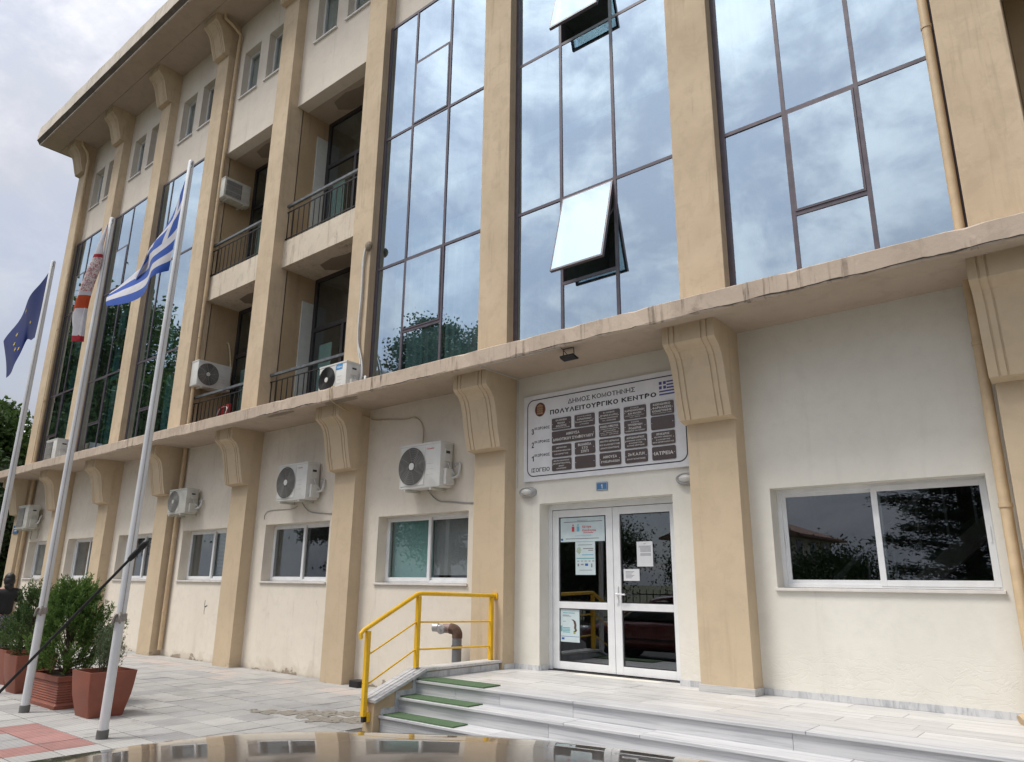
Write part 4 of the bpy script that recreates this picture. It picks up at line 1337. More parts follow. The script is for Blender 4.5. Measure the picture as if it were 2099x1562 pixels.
PLQ = [
    (0, 0, 1, [('ΕΛΛΗΝΙΚΗ', .19, .030), ('ΟΜΑΔΑ', .13, .030), ('ΔΙΑΣΩΣΗΣ', .19, .030), ('ΠΑΡΑΡΤΗΜΑ ΚΟΜΟΤΗΝΗΣ', .30, .014)]),
    (1, 0, 1, [('ΣΥΛΛΟΓΟΣ ΣΤΗΡΙΞΗΣ', .24, .016), ('ΚΑΡΔΙΟΠΑΘΩΝ', .24, .028), ('ΠΡΟΛΗΨΗΣ ΚΑΡΔΙΟΠΑΘΕΙΩΝ', .31, .018), ('Ν. ΡΟΔΟΠΗΣ', .15, .018)]),
    (2, 0, 1, [('ΕΛΛΗΝΙΚΟΣ', .18, .024), ('ΕΡΥΘΡΟΣ ΣΤΑΥΡΟΣ', .28, .026), ('ΤΜΗΜΑ ΚΟΜΟΤΗΝΗΣ', .28, .020), ('ΤΗΛ.: 25310 22902', .22, .018)]),
    (3, 0, 1, [('ΣΥΛΛΟΓΟΣ', .13, .018), ('ΚΑΡΚΙΝΟΠΑΘΩΝ', .30, .032), ('ΚΑΙ ΦΙΛΩΝ', .20, .030), ('ΙΑΤΡΕΙΟ: ΚΟΜΟΤΗΝΗ & Ν. ΡΟΔ.', .29, .012), ('ΤΗΛ. 25310', .16, .012)]),
    (4, 0, 1, [('ΚΟΙΝΩΝΙΚΟ', .25, .034), ('ΦΑΡΜΑΚΕΙΟ', .27, .034), ('ΚΟΜΟΤΗΝΗΣ', .28, .034), ('ΔΗΜΟΤΙΚΟ ΚΕΝΤΡΟ ΥΓΕΙΑΣ', .28, .010)]),
    (0, 1, 2, [('ΑΙΘΟΥΣΑ', .23, .042), ('ΔΗΜΟΤΙΚΟΥ ΣΥΜΒΟΥΛΙΟΥ', .70, .044)]),
    (2, 1, 1, [('ΚΕΘΕΑ ΚΙΒΩΤΟΣ', .29, .032), ('ΣΥΜΒΟΥΛΕΥΤΙΚΟ ΚΕΝΤΡΟ', .28, .014), ('ΑΠΕΞΑΡΤΗΣΗΣ', .20, .014), ('ΤΗΛ: 25310 37010', .29, .013), ('ΤΗΛ. 25310', .28, .011)]),
    (3, 1, 1, [('ΣΥΛΛΟΓΟΣ', .12, .018), ('ΤΡΙΤΕΚΝΩΝ', .22, .032), ('ΡΟΔΟΠΗΣ', .19, .032), ('"Η ΚΙΒΩΤΟΣ ΤΩΝ ΠΑΙΔΙΩΝ"', .30, .018)]),
    (4, 1, 1, []),
    (0, 2, 1, [('ΔΙΕΥΘΥΝΣΗ', .18, .024), ('ΚΟΙΝΩΝΙΚΩΝ ΘΕΜΑΤΩΝ', .31, .022), ('& ΑΛΛΗΛΕΓΓΥΗΣ', .24, .022)]),
    (1, 2, 1, [('ΒΟΗΘΕΙΑ', .22, .040), ('ΣΤΟ', .10, .034), ('ΣΠΙΤΙ', .13, .034)]),
    (2, 2, 1, [('ΚΕΝΤΡΟ ΜΕΡΙΜΝΑΣ', .30, .026), ('ΚΑΙ ΑΛΛΗΛΕΓΓΥΗΣ', .31, .026), ('ΔΗΜΟΥ ΚΟΜΟΤΗΝΗΣ', .30, .026)]),
    (3, 2, 1, [('ΑΝΤΙΔΗΜΑΡΧΟΣ', .27, .032), ('ΚΟΙΝΩΝΙΚΗΣ ΑΝΑΠΤΥΞΗΣ', .31, .018), ('& ΑΛΛΗΛΕΓΓΥΗΣ', .20, .018), ('ΙΩΑΝΝΗΣ ΜΟΥΡΤΙΔΗΣ', .26, .020)]),
    (4, 2, 1, [('ΠΡΟΕΔΡΟΣ', .19, .030), ('ΚΕΝΤΡΟΥ ΜΕΡΙΜΝΑΣ', .25, .020), ('& ΑΛΛΗΛΕΓΓΥΗΣ', .20, .018), ('ΝΙΚΟΣ ΣΩΤΗΡΑΚΟΠΟΥΛΟΣ', .31, .020)]),
    (0, 3, 1, [('ΚΕΝΤΡΟ ΚΟΙΝΟΤΗΤΑΣ', .27, .022), ('ΜΕ ΠΑΡΑΡΤΗΜΑ ΡΟΜΑ', .30, .022), ('ΔΗΜΟΥ', .10, .020), ('ΚΟΜΟΤΗΝΗΣ', .17, .020)]),
    (1, 3, 1, []),
    (2, 3, 1, [('ΑΙΘΟΥΣΑ', .22, .040), ('ΣΥΝΕΔΡΙΑΣΕΩΝ', .30, .034)]),
    (3, 3, 1, [('2ο Κ.Α.Π.Η', .25, .044), ('ΔΗΜΟΥ ΚΟΜΟΤΗΝΗΣ', .28, .022)]),
    (4, 3, 1, [('ΙΑΤΡΕΙΑ', .27, .050)]),
]
for (c, r_, span, lines) in PLQ:
    a, zt = COLX[c], ROWZ[r_]
    b = COLX[c + span - 1] + .335
    pq = MB().prism(rrect(a, b, zt - .172, zt, .016, 3), 'y', 8.372, 8.3848).build('plaque', MAT['plaque'], sign)
    pn = MB()
    for xx in (a + .015, b - .015):
        pn.lathe([(.005, -.004), (.005, .004)], (0, 0, 0), 8)
        k0 = len(pn.v) - 16
        pn.xf(Matrix.Translation((xx, 8.371, zt - .086)) @ Matrix.Rotation(R(90), 4, 'X'), k0)
    pn.build('pin', MAT['white_ink'], pq)
    if lines:
        tot = sum(l[2] for l in lines)
        gap = (.172 - .012 - tot) / (len(lines) + 1)
        zz = zt - .006 - gap
        for (bdy, w_, h_) in lines:
            lettering(bdy, ((a + b) / 2, 8.3712, zz - h_ / 2), w_, h_, MAT['white_ink'], pq, bold=.075)
            zz -= h_ + gap

# house number plate
MAT['plate_blue'] = plain('enamel_blue', (.06, .16, .33), .3)
npl = MB().prism(rrect(-5.48, -5.30, 2.87, 2.98, .008, 3), 'y', 8.408, 8.419).build('number_plate', MAT['plate_blue'])
tag(npl, 'small blue enamel plate numbered 1 above the entrance door', 'number plate')
lettering('1', (-5.39, 8.4072, 2.925), .024, .062, MAT['white_ink'], npl, bold=.10, name='numeral')
bo = MB()
for (a, b, c, e) in ((-5.474, -5.306, 2.876, 2.880), (-5.474, -5.306, 2.970, 2.974), (-5.474, -5.470, 2.880, 2.970), (-5.310, -5.306, 2.880, 2.970)):
    bo.quad((a, 8.4074, c), (b, 8.4074, c), (b, 8.4074, e), (a, 8.4074, e))
bo.build('plate_border', MAT['white_ink'], npl, recalc=False)

# bulkhead lamps
MAT['lampgrey'] = plain('grey_lamp_housing', (.38, .38, .38), .45)
MAT['lampglass'] = plain('frosted_lamp_glass', (.62, .61, .58), .25, var=.05)


def bulkhead(xc, zc, label):
    e = empty('wall_lamp', (xc, 8.42, zc), label, 'lamp', 'oval lamps flanking the entrance')
    b = MB().ball((xc, 8.415, zc), (.155, .075, .082), 22, 10)
    b.build('housing', MAT['lampgrey'], e, smooth=60)
    MB().ball((xc, 8.378, zc), (.105, .062, .055), 20, 10).build('diffuser', MAT['lampglass'], e, smooth=60)
    MB().ring((xc, 8.352, zc), 'y', .06, .008, 24, 6, 1.9).build('rim', MAT['lampgrey'], e, smooth=60)
    return e


bulkhead(-6.66, 2.925, 'grey oval bulkhead lamp on the wall left of the entrance door')
bulkhead(-4.13, 2.925, 'grey oval bulkhead lamp partly behind the pillar right of the door')

# floodlight under the canopy
MAT['black'] = plain('black_metal', (.012, .012, .013), .5)
fe = empty('floodlight', (-5.36, 7.60, 4.68), 'small black floodlight hanging under the canopy above the sign', 'floodlight')
MB().prism([(7.56, 4.575), (7.69, 4.545), (7.688, 4.528), (7.665, 4.518), (7.575, 4.538), (7.556, 4.558)], 'x', -5.465, -5.245).build('body', MAT['black'], fe, bevel=.004)
MB().tube([(-5.44, 7.62, 4.555), (-5.44, 7.61, 4.668), (-5.43, 7.61, 4.676), (-5.28, 7.61, 4.676), (-5.27, 7.61, 4.668), (-5.27, 7.62, 4.555)], .006, 6).build('bracket', MAT['black'], fe)
MB().tube([(-5.35, 7.63, 4.56), (-5.37, 7.55, 4.61), (-5.40, 7.48, 4.672)], .005, 6).build('lead', MAT['black'], fe)

# ================================================================== CABLES
MAT['white_cable'] = plain('white_cable', (.62, .62, .60), .5)
MAT['beige_hose'] = plain('beige_drain_hose', (.50, .41, .25), .6)
MAT['grey_cable'] = plain('grey_cable', (.33, .32, .30), .6)


def smoothpts(pts, n=5):
    pts = [Vector(p) for p in pts]
    out = []
    for i in range(len(pts) - 1):
        p0, p1, p2, p3 = pts[max(i - 1, 0)], pts[i], pts[i + 1], pts[min(i + 2, len(pts) - 1)]
        for k in range(n):
            t = k / n
            out.append(.5 * ((2 * p1) + (-p0 + p2) * t + (2 * p0 - 5 * p1 + 4 * p2 - p3) * t * t + (-p0 + 3 * p1 - 3 * p2 + p3) * t ** 3))
    out.append(pts[-1])
    return out


tag(MB().tube([(-5.40, 7.455, 4.650), (-6.0, 7.455, 4.650), (-6.80, 7.455, 4.652), (-6.86, 7.49, 4.668), (-6.86, 8.38, 4.668), (-6.865, 8.405, 4.64), (-6.865, 8.41, 3.0)], .006, 6).build('light_cable', MAT['white_cable'], smooth=50),
    'thin white cable running from the floodlight along the canopy edge', 'cable')
wc = empty('cable_bundle', (-10.42, 8.2, 5.0), 'white cable bundle climbing the pillar beside the mirrored bay', 'cable')
for (dx, dy) in ((0, 0), (.028, -.012), (.014, .02)):
    MB().tube(smoothpts([(-10.37 + dx, 8.145 + dy, 7.93), (-10.50 + dx, 8.13 + dy, 7.84), (-10.55 + dx * 1.4, 8.13 + dy, 7.5), (-10.53 + dx, 8.13 + dy, 6.9), (-10.545 + dx * .8, 8.13 + dy, 6.4), (-10.53 + dx, 8.13 + dy, 5.95), (-10.42 + dx * 2.2, 8.12 + dy, 5.6), (-10.34 + dx * 2, 8.10 + dy, 5.30), (-10.36 + dx * 2, 8.06 + dy, 5.0)], 6), .014, 7).build('strand', MAT['white_cable'], wc, smooth=60)
MB().ball((-10.41, 8.14, 7.90), (.09, .06, .10), 9, 6).build('plaster_plug', MAT['patch'], wc)
tag(MB().tube(smoothpts([(-10.35, 7.62, 4.93), (-10.25, 7.46, 4.91), (-10.22, 7.400, 4.85), (-10.20, 7.400, 4.66), (-10.24, 7.56, 4.60), (-10.36, 7.95, 4.56), (-10.355, 8.10, 4.55), (-10.352, 8.36, 4.53), (-10.20, 8.405, 4.475), (-9.80, 8.405, 4.43), (-9.41, 8.405, 4.38), (-9.17, 8.405, 4.385), (-8.98, 8.40, 4.26), (-8.90, 8.38, 4.05), (-8.90, 8.36, 3.84)], 5), .010, 7).build('drain_hose', MAT['beige_hose'], smooth=60),
    'beige drain hose hanging over the canopy edge down the wall', 'hose')
tag(MB().tube(smoothpts([(-8.73, 8.37, 3.10), (-8.62, 8.40, 2.98), (-8.49, 8.408, 2.91), (-8.27, 8.41, 2.885), (-7.9, 8.41, 2.85), (-7.54, 8.41, 2.835)], 5), .011, 7).build('wall_cable', MAT['grey_cable'], smooth=60),
    'grey cable clipped to the wall above the teal window', 'cable')
tag(MB().tube(smoothpts([(-12.2, 8.37, 3.10), (-12.10, 8.40, 2.98), (-11.94, 8.41, 2.91), (-11.6, 8.41, 2.87), (-11.0, 8.41, 2.83)], 5), .010, 7).build('wall_cable', MAT['grey_cable'], smooth=60),
    'grey cable clipped to the wall right of the third pillar', 'cable')
tag(MB().tube(smoothpts([(-12.35, 8.38, 3.04), (-12.6, 8.41, 3.0), (-13.1, 8.41, 3.01), (-13.40, 8.41, 3.0), (-13.52, 8.41, 2.93), (-13.52, 8.41, 2.84)], 5), .006, 6).build('wall_cable', MAT['grey_cable'], smooth=60),
    'thin grey wire hooked on the wall over the screened window', 'cable')
tag(MB().tube(smoothpts([(-24.75, 7.42, 4.66), (-24.7, 7.5, 4.62), (-24.3, 7.8, 4.5), (-23.9, 8.12, 4.35), (-23.87, 8.38, 4.1), (-23.86, 8.41, 3.0), (-23.86, 8.41, .8)], 6), .009, 6).build('wall_cable', MAT['beige_hose'], smooth=60),
    'beige hose hanging from the far end of the canopy', 'hose')

# ================================================================== AIR CONDITIONERS
MAT['ac'] = plain('ac_white', (.64, .64, .61), .4, var=.05)
MAT['ac_old'] = plain('ac_yellowed', (.54, .535, .48), .5, var=.1)
MAT['ac_dark'] = plain('ac_fan_dark', (.035, .034, .033), .6)
MAT['ac_ring'] = plain('ac_grille_wire', (.40, .39, .365), .5)
MAT['ac_red'] = plain('ac_red_print', (.55, .05, .04), .5, var=0)
MAT['ac_blue'] = plain('ac_blue_sticker', (.03, .27, .60), .4, var=.04)


def ac_unit(w, h, dp, mat, style, loc, rz, label, brand=None, bracket=True, dark_ring=False):
    """outdoor unit; local frame: front face at y=0 looking to -y, x 0..w, z 0..h"""
    e = empty('air_conditioner', loc, label, 'air conditioner', 'outdoor air conditioning units', rz)
    M0 = Matrix.Translation(loc) @ Matrix.Rotation(rz, 4, 'Z')

    def P_(mb, name, m, parent=e, **kw):
        return mb.xf(M0).build(name, m, parent, **kw)

    body = P_(MB().prism(rrect(0, w, .0, h, .025, 4), 'y', .0, dp), 'casing', mat, smooth=35, bevel=.006)
    P_(MB().box(-.008, w + .008, -.008, dp + .006, h - .03, h + .004), 'lid', mat, bevel=.006)
    cx_, cz_, rad = w * .31, h * .5, h * .43
    if style == 'grille':
        P_(MB().box(.05, w * .66, -.006, -.001, .07, h - .07), 'fan_opening', MAT['ac_dark'])
        gm = MB()
        for i in range(26):
            xx = .06 + i * (w * .66 - .07) / 26
            gm.box(xx, xx + .006, -.014, -.007, .07, h - .07)
        for zz in (.07, h * .36, h * .64, h - .075):
            gm.box(.05, w * .66, -.016, -.0075, zz, zz + .008)
        P_(gm, 'grille', MAT['ac_ring'])
    else:
        P_(MB().box(.03, w * .62, -.008, -.001, .045, h - .05), 'fan_panel', mat, bevel=.003)
        n = 30
        dk = MB()
        dk.prism([(cx_ + rad * math.cos(2 * math.pi * i / n), cz_ + rad * math.sin(2 * math.pi * i / n)) for i in range(n)], 'y', -.012, -.0082)
        fo = P_(dk, 'fan_opening', MAT['ac_dark'])
        gm = MB()
        nr = 8
        for i in range(nr):
            gm.ring((cx_, -.017, cz_), 'y', rad * (1 - .78 * i / nr), .0035 if dark_ring else .0042, 32, 5)
        for i in range(8 if style != 'spoke' else 26):
            a = 2 * math.pi * i / (8 if style != 'spoke' else 26)
            gm.tube([(cx_ + rad * .2 * math.cos(a), -.016, cz_ + rad * .2 * math.sin(a)), (cx_ + rad * math.cos(a + .25), -.016, cz_ + rad * math.sin(a + .25))], .0028, 4)
        P_(gm, 'grille', MAT['black'] if dark_ring else MAT['ac_ring'])
        hb = MB().lathe([(.001, 0), (rad * .19, 0), (rad * .19, .012), (.001, .014)], (0, 0, 0), 20)
        hb.xf(Matrix.Translation((cx_, -.012, cz_)) @ Matrix.Rotation(R(90), 4, 'X'))
        P_(hb, 'hub', mat, smooth=40)
    lv = MB()
    for i in range(3 if style != 'spoke' else 12):
        zz = h * (.28 + .12 * i) if style != 'spoke' else h * .12 + i * h * .065
        lv.box(w * .67, w * .84, -.0015, .001, zz, zz + .004)
    P_(lv, 'louvre_lines', MAT['ac_ring'])
    # right end: service cover, valve cover, pipes
    P_(MB().prism(rrect(dp * .30, dp * .78, h * .56, h * .84, .012, 3), 'x', w + .001, w + .022), 'service_cover', mat, bevel=.003)
    P_(MB().box(w + .0225, w + .0235, dp * .38, dp * .70, h * .74, h * .80), 'handle_slot', MAT['ac_dark'])
    P_(MB().prism([(dp * .25, h * .05), (dp * .95, h * .05), (dp * .95, h * .30), (dp * .80, h * .40), (dp * .25, h * .40)], 'x', w + .001, w + .07), 'valve_cover', mat, bevel=.006)
    P_(MB().tube(smoothpts([(w + .02, dp * .55, h * .55), (w + .05, dp * .62, h * .42), (w + .09, dp * .8, h * .30), (w + .10, dp * 1.05, h * .22)], 5), .008, 6), 'power_lead', MAT['white_cable'], smooth=60)
    P_(MB().tube(smoothpts([(w + .06, dp * .75, h * .2), (w + .15, dp * .9, h * .25), (w + .17, dp * 1.0, h * .45), (w + .12, dp * 1.12, h * .55), (w + .02, dp * 1.15, h * .5)], 6), .022, 8), 'pipe', MAT['white_cable'], smooth=60)
    if bracket:
        for xx in (w * .16, w * .80):
            P_(MB().box(xx - .018, xx + .018, -.02, dp + .16, -.045, -.008).box(xx - .018, xx + .018, dp + .10, dp + .14, -.30, -.045), 'bracket', MAT['ac_old'])
    else:
        for xx in (w * .16, w * .80):
            P_(MB().box(xx - .03, xx + .03, .01, dp - .01, -.04, -.001), 'foot', MAT['ac_dark'])
    if brand:
        bt, bm_, bw, bh = brand
        if bt == 'Midea':
            P_(MB().prism(rrect(w * .63, w * .85, h * .76, h * .94, .006, 3), 'y', -.0035, -.0005), 'sticker', MAT['ac_blue'])
            c = M0 @ Vector((w * .74, -.0042, h * .85))
            lettering(bt, c, w * .17, h * .09, MAT['white_ink'], e, bold=.07, name='brand_lettering', rz=rz)
        else:
            c = M0 @ Vector((w * .76, -.0022, h * .86))
            lettering(bt, c, bw, bh, bm_, e, bold=.07, name='brand_lettering', rz=rz)
    return e


ac_unit(.93, .72, .28, MAT['ac'], 'rings', (-9.125, 8.10, 3.10), 0, 'white air conditioner with red lettering over the teal-blind window by the entrance', ('F Inventor', MAT['ac_red'], .17, .028))
ac_unit(.95, .70, .28, MAT['ac'], 'rings', (-12.68, 8.10, 3.12), 0, 'white air conditioner with red lettering over the second window left of the entrance', ('F Inventor', MAT['ac_red'], .15, .028))
ac_unit(.82, .56, .28, MAT['ac_old'], 'spoke', (-17.02, 8.06, 3.08), 0, 'yellowed air conditioner with a spoked fan grille beside the downpipe', None)
ac_unit(.90, .70, .30, MAT['ac_old'], 'grille', (-26.75, 7.98, 3.10), 0, 'greyish air conditioner on the wall of the farthest ground floor bay', None)
ac_unit(.80, .56, .30, MAT['ac'], 'rings', (-11.17, 7.80, 4.935), 0, 'white air conditioner with blue sticker standing on the canopy', ('Midea', None, 0, 0), bracket=False, dark_ring=True)
ac_unit(.86, .66, .36, MAT['ac'], 'grille', (-24.55, 7.72, 4.935), 0, 'white air conditioner standing on the far left end of the canopy', None, bracket=False)
ac_unit(.74, .58, .32, MAT['ac_old'], 'grille', (-16.86, 8.34, 11.36), R(90), 'air conditioner with dark grille mounted high in the upper left balcony', None)
ac_unit(.86, .64, .34, MAT['ac'], 'rings', (-16.84, 8.26, 6.20), R(90), 'air conditioner with round fan mounted in the lower left balcony above the red chair', None)

# hole and pipes on that balcony's side wall
pp = MB()
pp.tube(smoothpts([(-17.2, 9.12, 7.55), (-17.12, 9.12, 7.52), (-17.08, 9.16, 7.3), (-17.06, 9.2, 7.0), (-17.0, 9.2, 6.75)], 5), .025, 8)
tag(pp.build('insulated_pipe', MAT['beige_hose'], smooth=60), 'beige insulated pipe on the lower left balcony side wall', 'pipe')

# red folding chair on the lower left balcony
MAT['red_seat'] = plain('red_vinyl', (.30, .02, .025), .4)
MAT['chrome'] = plain('white_enamelled_tube', (.62, .62, .62), .3, metal=.3)
ch = empty('folding_chair', (-16.45, 8.85, 4.89), 'red and white folding chair behind the lower left balcony railing', 'chair')
MB().box(-16.78, -16.22, 8.86, 8.90, 5.50, 5.76).build('backrest', MAT['red_seat'], ch, bevel=.01)
MB().box(-16.72, -16.28, 8.58, 8.92, 5.30, 5.34).build('seat', MAT['red_seat'], ch, bevel=.01)
for (xx, s) in ((-16.70, 1), (-16.30, 1)):
    MB().tube([(xx, 8.98, 4.90), (xx, 8.62, 5.34), (xx, 8.60, 5.40)], .012, 6).build('leg', MAT['chrome'], ch)
MB().tube(smoothpts([(-16.72, 8.52, 4.90), (-16.70, 8.78, 5.45), (-16.68, 8.84, 5.66), (-16.5, 8.85, 5.71), (-16.32, 8.84, 5.66), (-16.30, 8.78, 5.45), (-16.28, 8.52, 4.90)], 5), .013, 7).build('frame', MAT['chrome'], ch, smooth=60)

# small blue street plate on the far corner pillar
spn = MB().box(-27.45, -27.02, 8.14, 8.165, 2.99, 3.24).build('street_plate', MAT['plate_blue'])
tag(spn, 'blue street name plate on the far corner pillar', 'sign')
MB().box(-27.41, -27.06, 8.136, 8.139, 3.13, 3.16).box(-27.36, -27.11, 8.136, 8.139, 3.06, 3.085).build('faded_print', MAT['white_ink'], spn)

# black bait box at the wall foot
bb = MB()
bb.prism(rrect(-10.12, -9.86, 8.10, 8.32, .04, 4), 'z', .0, .10)
tag(bb.build('bait_box', MAT['black'], bevel=.008), 'small black bait box on the paving at the wall foot', 'box')

# dry riser inlet behind the handrail
MAT['iron_grey'] = plain('grey_painted_iron', (.17, .18, .19), .5, var=.15)
MAT['rust'] = plain('rusty_elbow', (.12, .07, .05), .8, var=.35, scale=20)
MAT['pinkish'] = plain('faded_red_coupling', (.33, .22, .21), .6, var=.2)
MAT['dull_alu'] = plain('dull_aluminium', (.42, .41, .41), .45, metal=.5, var=.15, scale=20)
fi = empty('fire_inlet', (-7.83, 8.22, 0), 'grey fire hose inlet pipe with twin couplings behind the yellow handrail', 'fire inlet')
XF, YF = -7.83, 8.22
MB().tube([(XF, YF, .0), (XF, YF, .86)], .07, 16).build('riser_pipe', MAT['iron_grey'], fi, smooth=50)
MB().tube([(XF, YF, .72), (XF, YF, .755)], .082, 16).build('collar', MAT['iron_grey'], fi, smooth=50)
MB().tube(smoothpts([(XF, YF, .86), (XF, YF, .92), (XF - .035, YF - .02, .975), (XF - .10, YF - .05, .99)], 5), .076, 16).build('elbow', MAT['rust'], fi, smooth=50)
MB().tube([(XF - .09, YF - .045, .99), (XF - .19, YF - .09, .99)], .066, 16).build('coupling', MAT['pinkish'], fi, smooth=50)
for (p, q) in (((XF - .17, YF - .09, .985), (XF - .14, YF - .21, .975)), ((XF - .20, YF - .08, .995), (XF - .36, YF - .14, 1.0))):
    p, q = Vector(p), Vector(q)
    d_ = (q - p).normalized()
    MB().tube([p, p + (q - p) * .45, p + (q - p) * .5, q, q + d_ * .004], [.045, .048, .062, .062, .05], 16).build('outlet_cap', MAT['dull_alu'], fi, smooth=40)
    MB().tube([q + d_ * .003, q + d_ * .018], .016, 10).build('cap_boss', MAT['dull_alu'], fi, smooth=40)

# ================================================================== NOTICES ON THE DOOR
MAT['paper'] = plain('white_paper', (.70, .71, .73), .6, var=.03)
MAT['paper_blue'] = plain('pale_blue_paper', (.56, .66, .68), .55, var=.05)
MAT['red_ink'] = plain('red_ink', (.55, .05, .06), .5, var=0)
MAT['teal_ink'] = plain('teal_ink', (.12, .38, .42), .5, var=0)
MAT['sky_ink'] = plain('sky_blue_ink', (.16, .45, .60), .5, var=0)
MAT['eu_ink'] = plain('eu_blue_ink', (.03, .10, .38), .5, var=0)
MAT['grey_ink'] = plain('grey_ink', (.22, .22, .24), .5, var=0)
MAT['green_ink'] = plain('green_ink', (.30, .36, .12), .5, var=0)
YD = 8.668


def notice(x0, x1, z0, z1, mat, label, y=YD):
    o = MB().box(x0, x1, y - .0015, y, z0, z1).build('notice', mat)
    return tag(o, label, 'notice', 'notices taped to the entrance door')


def lines(o, rows, y=YD - .0022, mat=None, name='print_lines'):
    m = MB()
    for (a, b, z, h_) in rows:
        m.quad((a, y, z), (b, y, z), (b, y, z + h_), (a, y, z + h_))
    return m.build(name, mat or MAT['grey_ink'], o, recalc=False)


YQ = YD - .0025
n1 = notice(-6.268, -5.525, 2.215, 2.565, MAT['paper_blue'], 'wide pale blue community centre poster at the top of the left door leaf')
lettering('Κέντρο', (-5.89, YQ, 2.415), .145, .042, MAT['red_ink'], n1, bold=.08, align='LEFT')
lettering('Κοινότητας', (-5.89, YQ, 2.365), .225, .042, MAT['red_ink'], n1, bold=.08, align='LEFT')
lettering('ΔΗΜΟΣ ΚΟΜΟΤΗΝΗΣ', (-5.88, YQ, 2.297), .28, .020, MAT['sky_ink'], n1)
lines(n1, [(-5.98, -5.80, 2.505, .006), (-6.21, -5.56, 2.485, .010), (-6.18, -5.62, 2.252, .010)])
lines(n1, [(-5.88, -5.71, 2.330, .008)], mat=MAT['red_ink'])
for (xx, mt) in ((-6.05, 'red_ink'), (-5.965, 'sky_ink')):
    m = MB()
    m.quad((xx - .022, YQ, 2.355), (xx + .022, YQ, 2.355), (xx + .022, YQ, 2.425), (xx - .022, YQ, 2.425))
    m._add([(xx + .013 * math.cos(a), YQ, 2.445 + .013 * math.sin(a)) for a in [i * math.pi / 6 for i in range(12)]], [tuple(range(12))])
    m.build('logo_figure', MAT[mt], n1, recalc=False)
lines(n1, [(-6.262, -6.225, 2.235, .028)], mat=MAT['eu_ink'], name='small_flag')
n2 = notice(-6.015, -5.685, 1.765, 2.212, MAT['paper_blue'], 'tall pale poster with tree logo hanging below the wide blue poster')
tm = MB()
for k in range(26):
    a, rr = k * 2.4, .045 * math.sqrt((k + .5) / 26)
    xx, zz = -5.955 + rr * math.cos(a) * .9, 2.095 + rr * math.sin(a)
    tm.quad((xx - .005, YQ, zz - .005), (xx + .005, YQ, zz - .005), (xx + .005, YQ, zz + .005), (xx - .005, YQ, zz + .005))
tm.build('tree_logo', MAT['green_ink'], n2, recalc=False)
lines(n2, [(-5.958, -5.952, 2.03, .06)], mat=MAT['teal_ink'], name='tree_logo_stem')
lines(n2, [(-5.885, -5.715, 2.112, .012)])
lines(n2, [(-5.905, -5.715, 2.028, .012)], mat=MAT['sky_ink'])
lines(n2, [(-5.97, -5.73, 2.165, .008), (-5.80, -5.72, 2.088, .010), (-5.95, -5.74, 1.825, .006)])
lines(n2, [(-6.0, -5.70, 1.980, .012)], mat=MAT['teal_ink'])
lines(n2, [(-5.985 + k * .062, -5.95 + k * .062, 1.945, .010) for k in range(5)] + [(-5.98, -5.955, 1.88, .035), (-5.925, -5.88, 1.895, .016), (-5.755, -5.735, 1.865, .05)])
lines(n2, [(-5.855, -5.805, 1.885, .032)], mat=MAT['eu_ink'], name='small_flag')
n3 = notice(-6.280, -5.962, .875, 1.308, MAT['paper_blue'], 'pale blue poster in the lower pane of the left door leaf')
lines(n3, [(-6.235, -6.04, 1.250, .010)], mat=MAT['teal_ink'])
lines(n3, [(-6.24, -6.13, 1.222, .007), (-6.24, -6.10, 1.21, .006), (-6.24, -6.19, 1.14, .005)])
lines(n3, [(-6.24, -6.12, 1.055 - k * .019, .010) for k in range(4)] + [(-6.275, -6.248, 1.01, .075)], mat=MAT['teal_ink'])
lines(n3, [(-6.275, -5.968, .945, .005), (-6.26, -6.215, .905, .026)], mat=MAT['eu_ink'])
sw = MB()
cv = [(-6.08, 1.17), (-6.045, 1.15), (-6.03, 1.10), (-6.035, 1.06), (-6.02, 1.03), (-6.04, 1.01)]
for k, ((a, b), (c, e)) in enumerate(zip(cv, cv[1:])):
    sw.quad((a - .018, YQ, b), (c - .018, YQ, e), (c + .018, YQ, e), (a + .018, YQ, b))
sw.build('picture', MAT['rust'], n3, recalc=False)
lines(n3, [(-6.065, -6.03, .985, .038)], mat=MAT['green_ink'], name='picture')
n4 = notice(-5.032, -4.795, 1.872, 2.192, MAT['paper'], 'white typed sheet on the right door leaf')
lines(n4, [(-4.93, -4.89, 2.158, .006)] + [(-5.0 + (.02 if k > 1 else 0), -4.82, 2.130 - k * .012, .005) for k in range(11) if k != 7])
n5 = notice(-5.242, -5.003, 1.690, 1.840, MAT['paper'], 'smaller white note below the typed sheet, above the door handle')
lines(n5, [(-5.21, -5.08 - (k % 3) * .02, 1.805 - k * .016, .006) for k in range(6)])

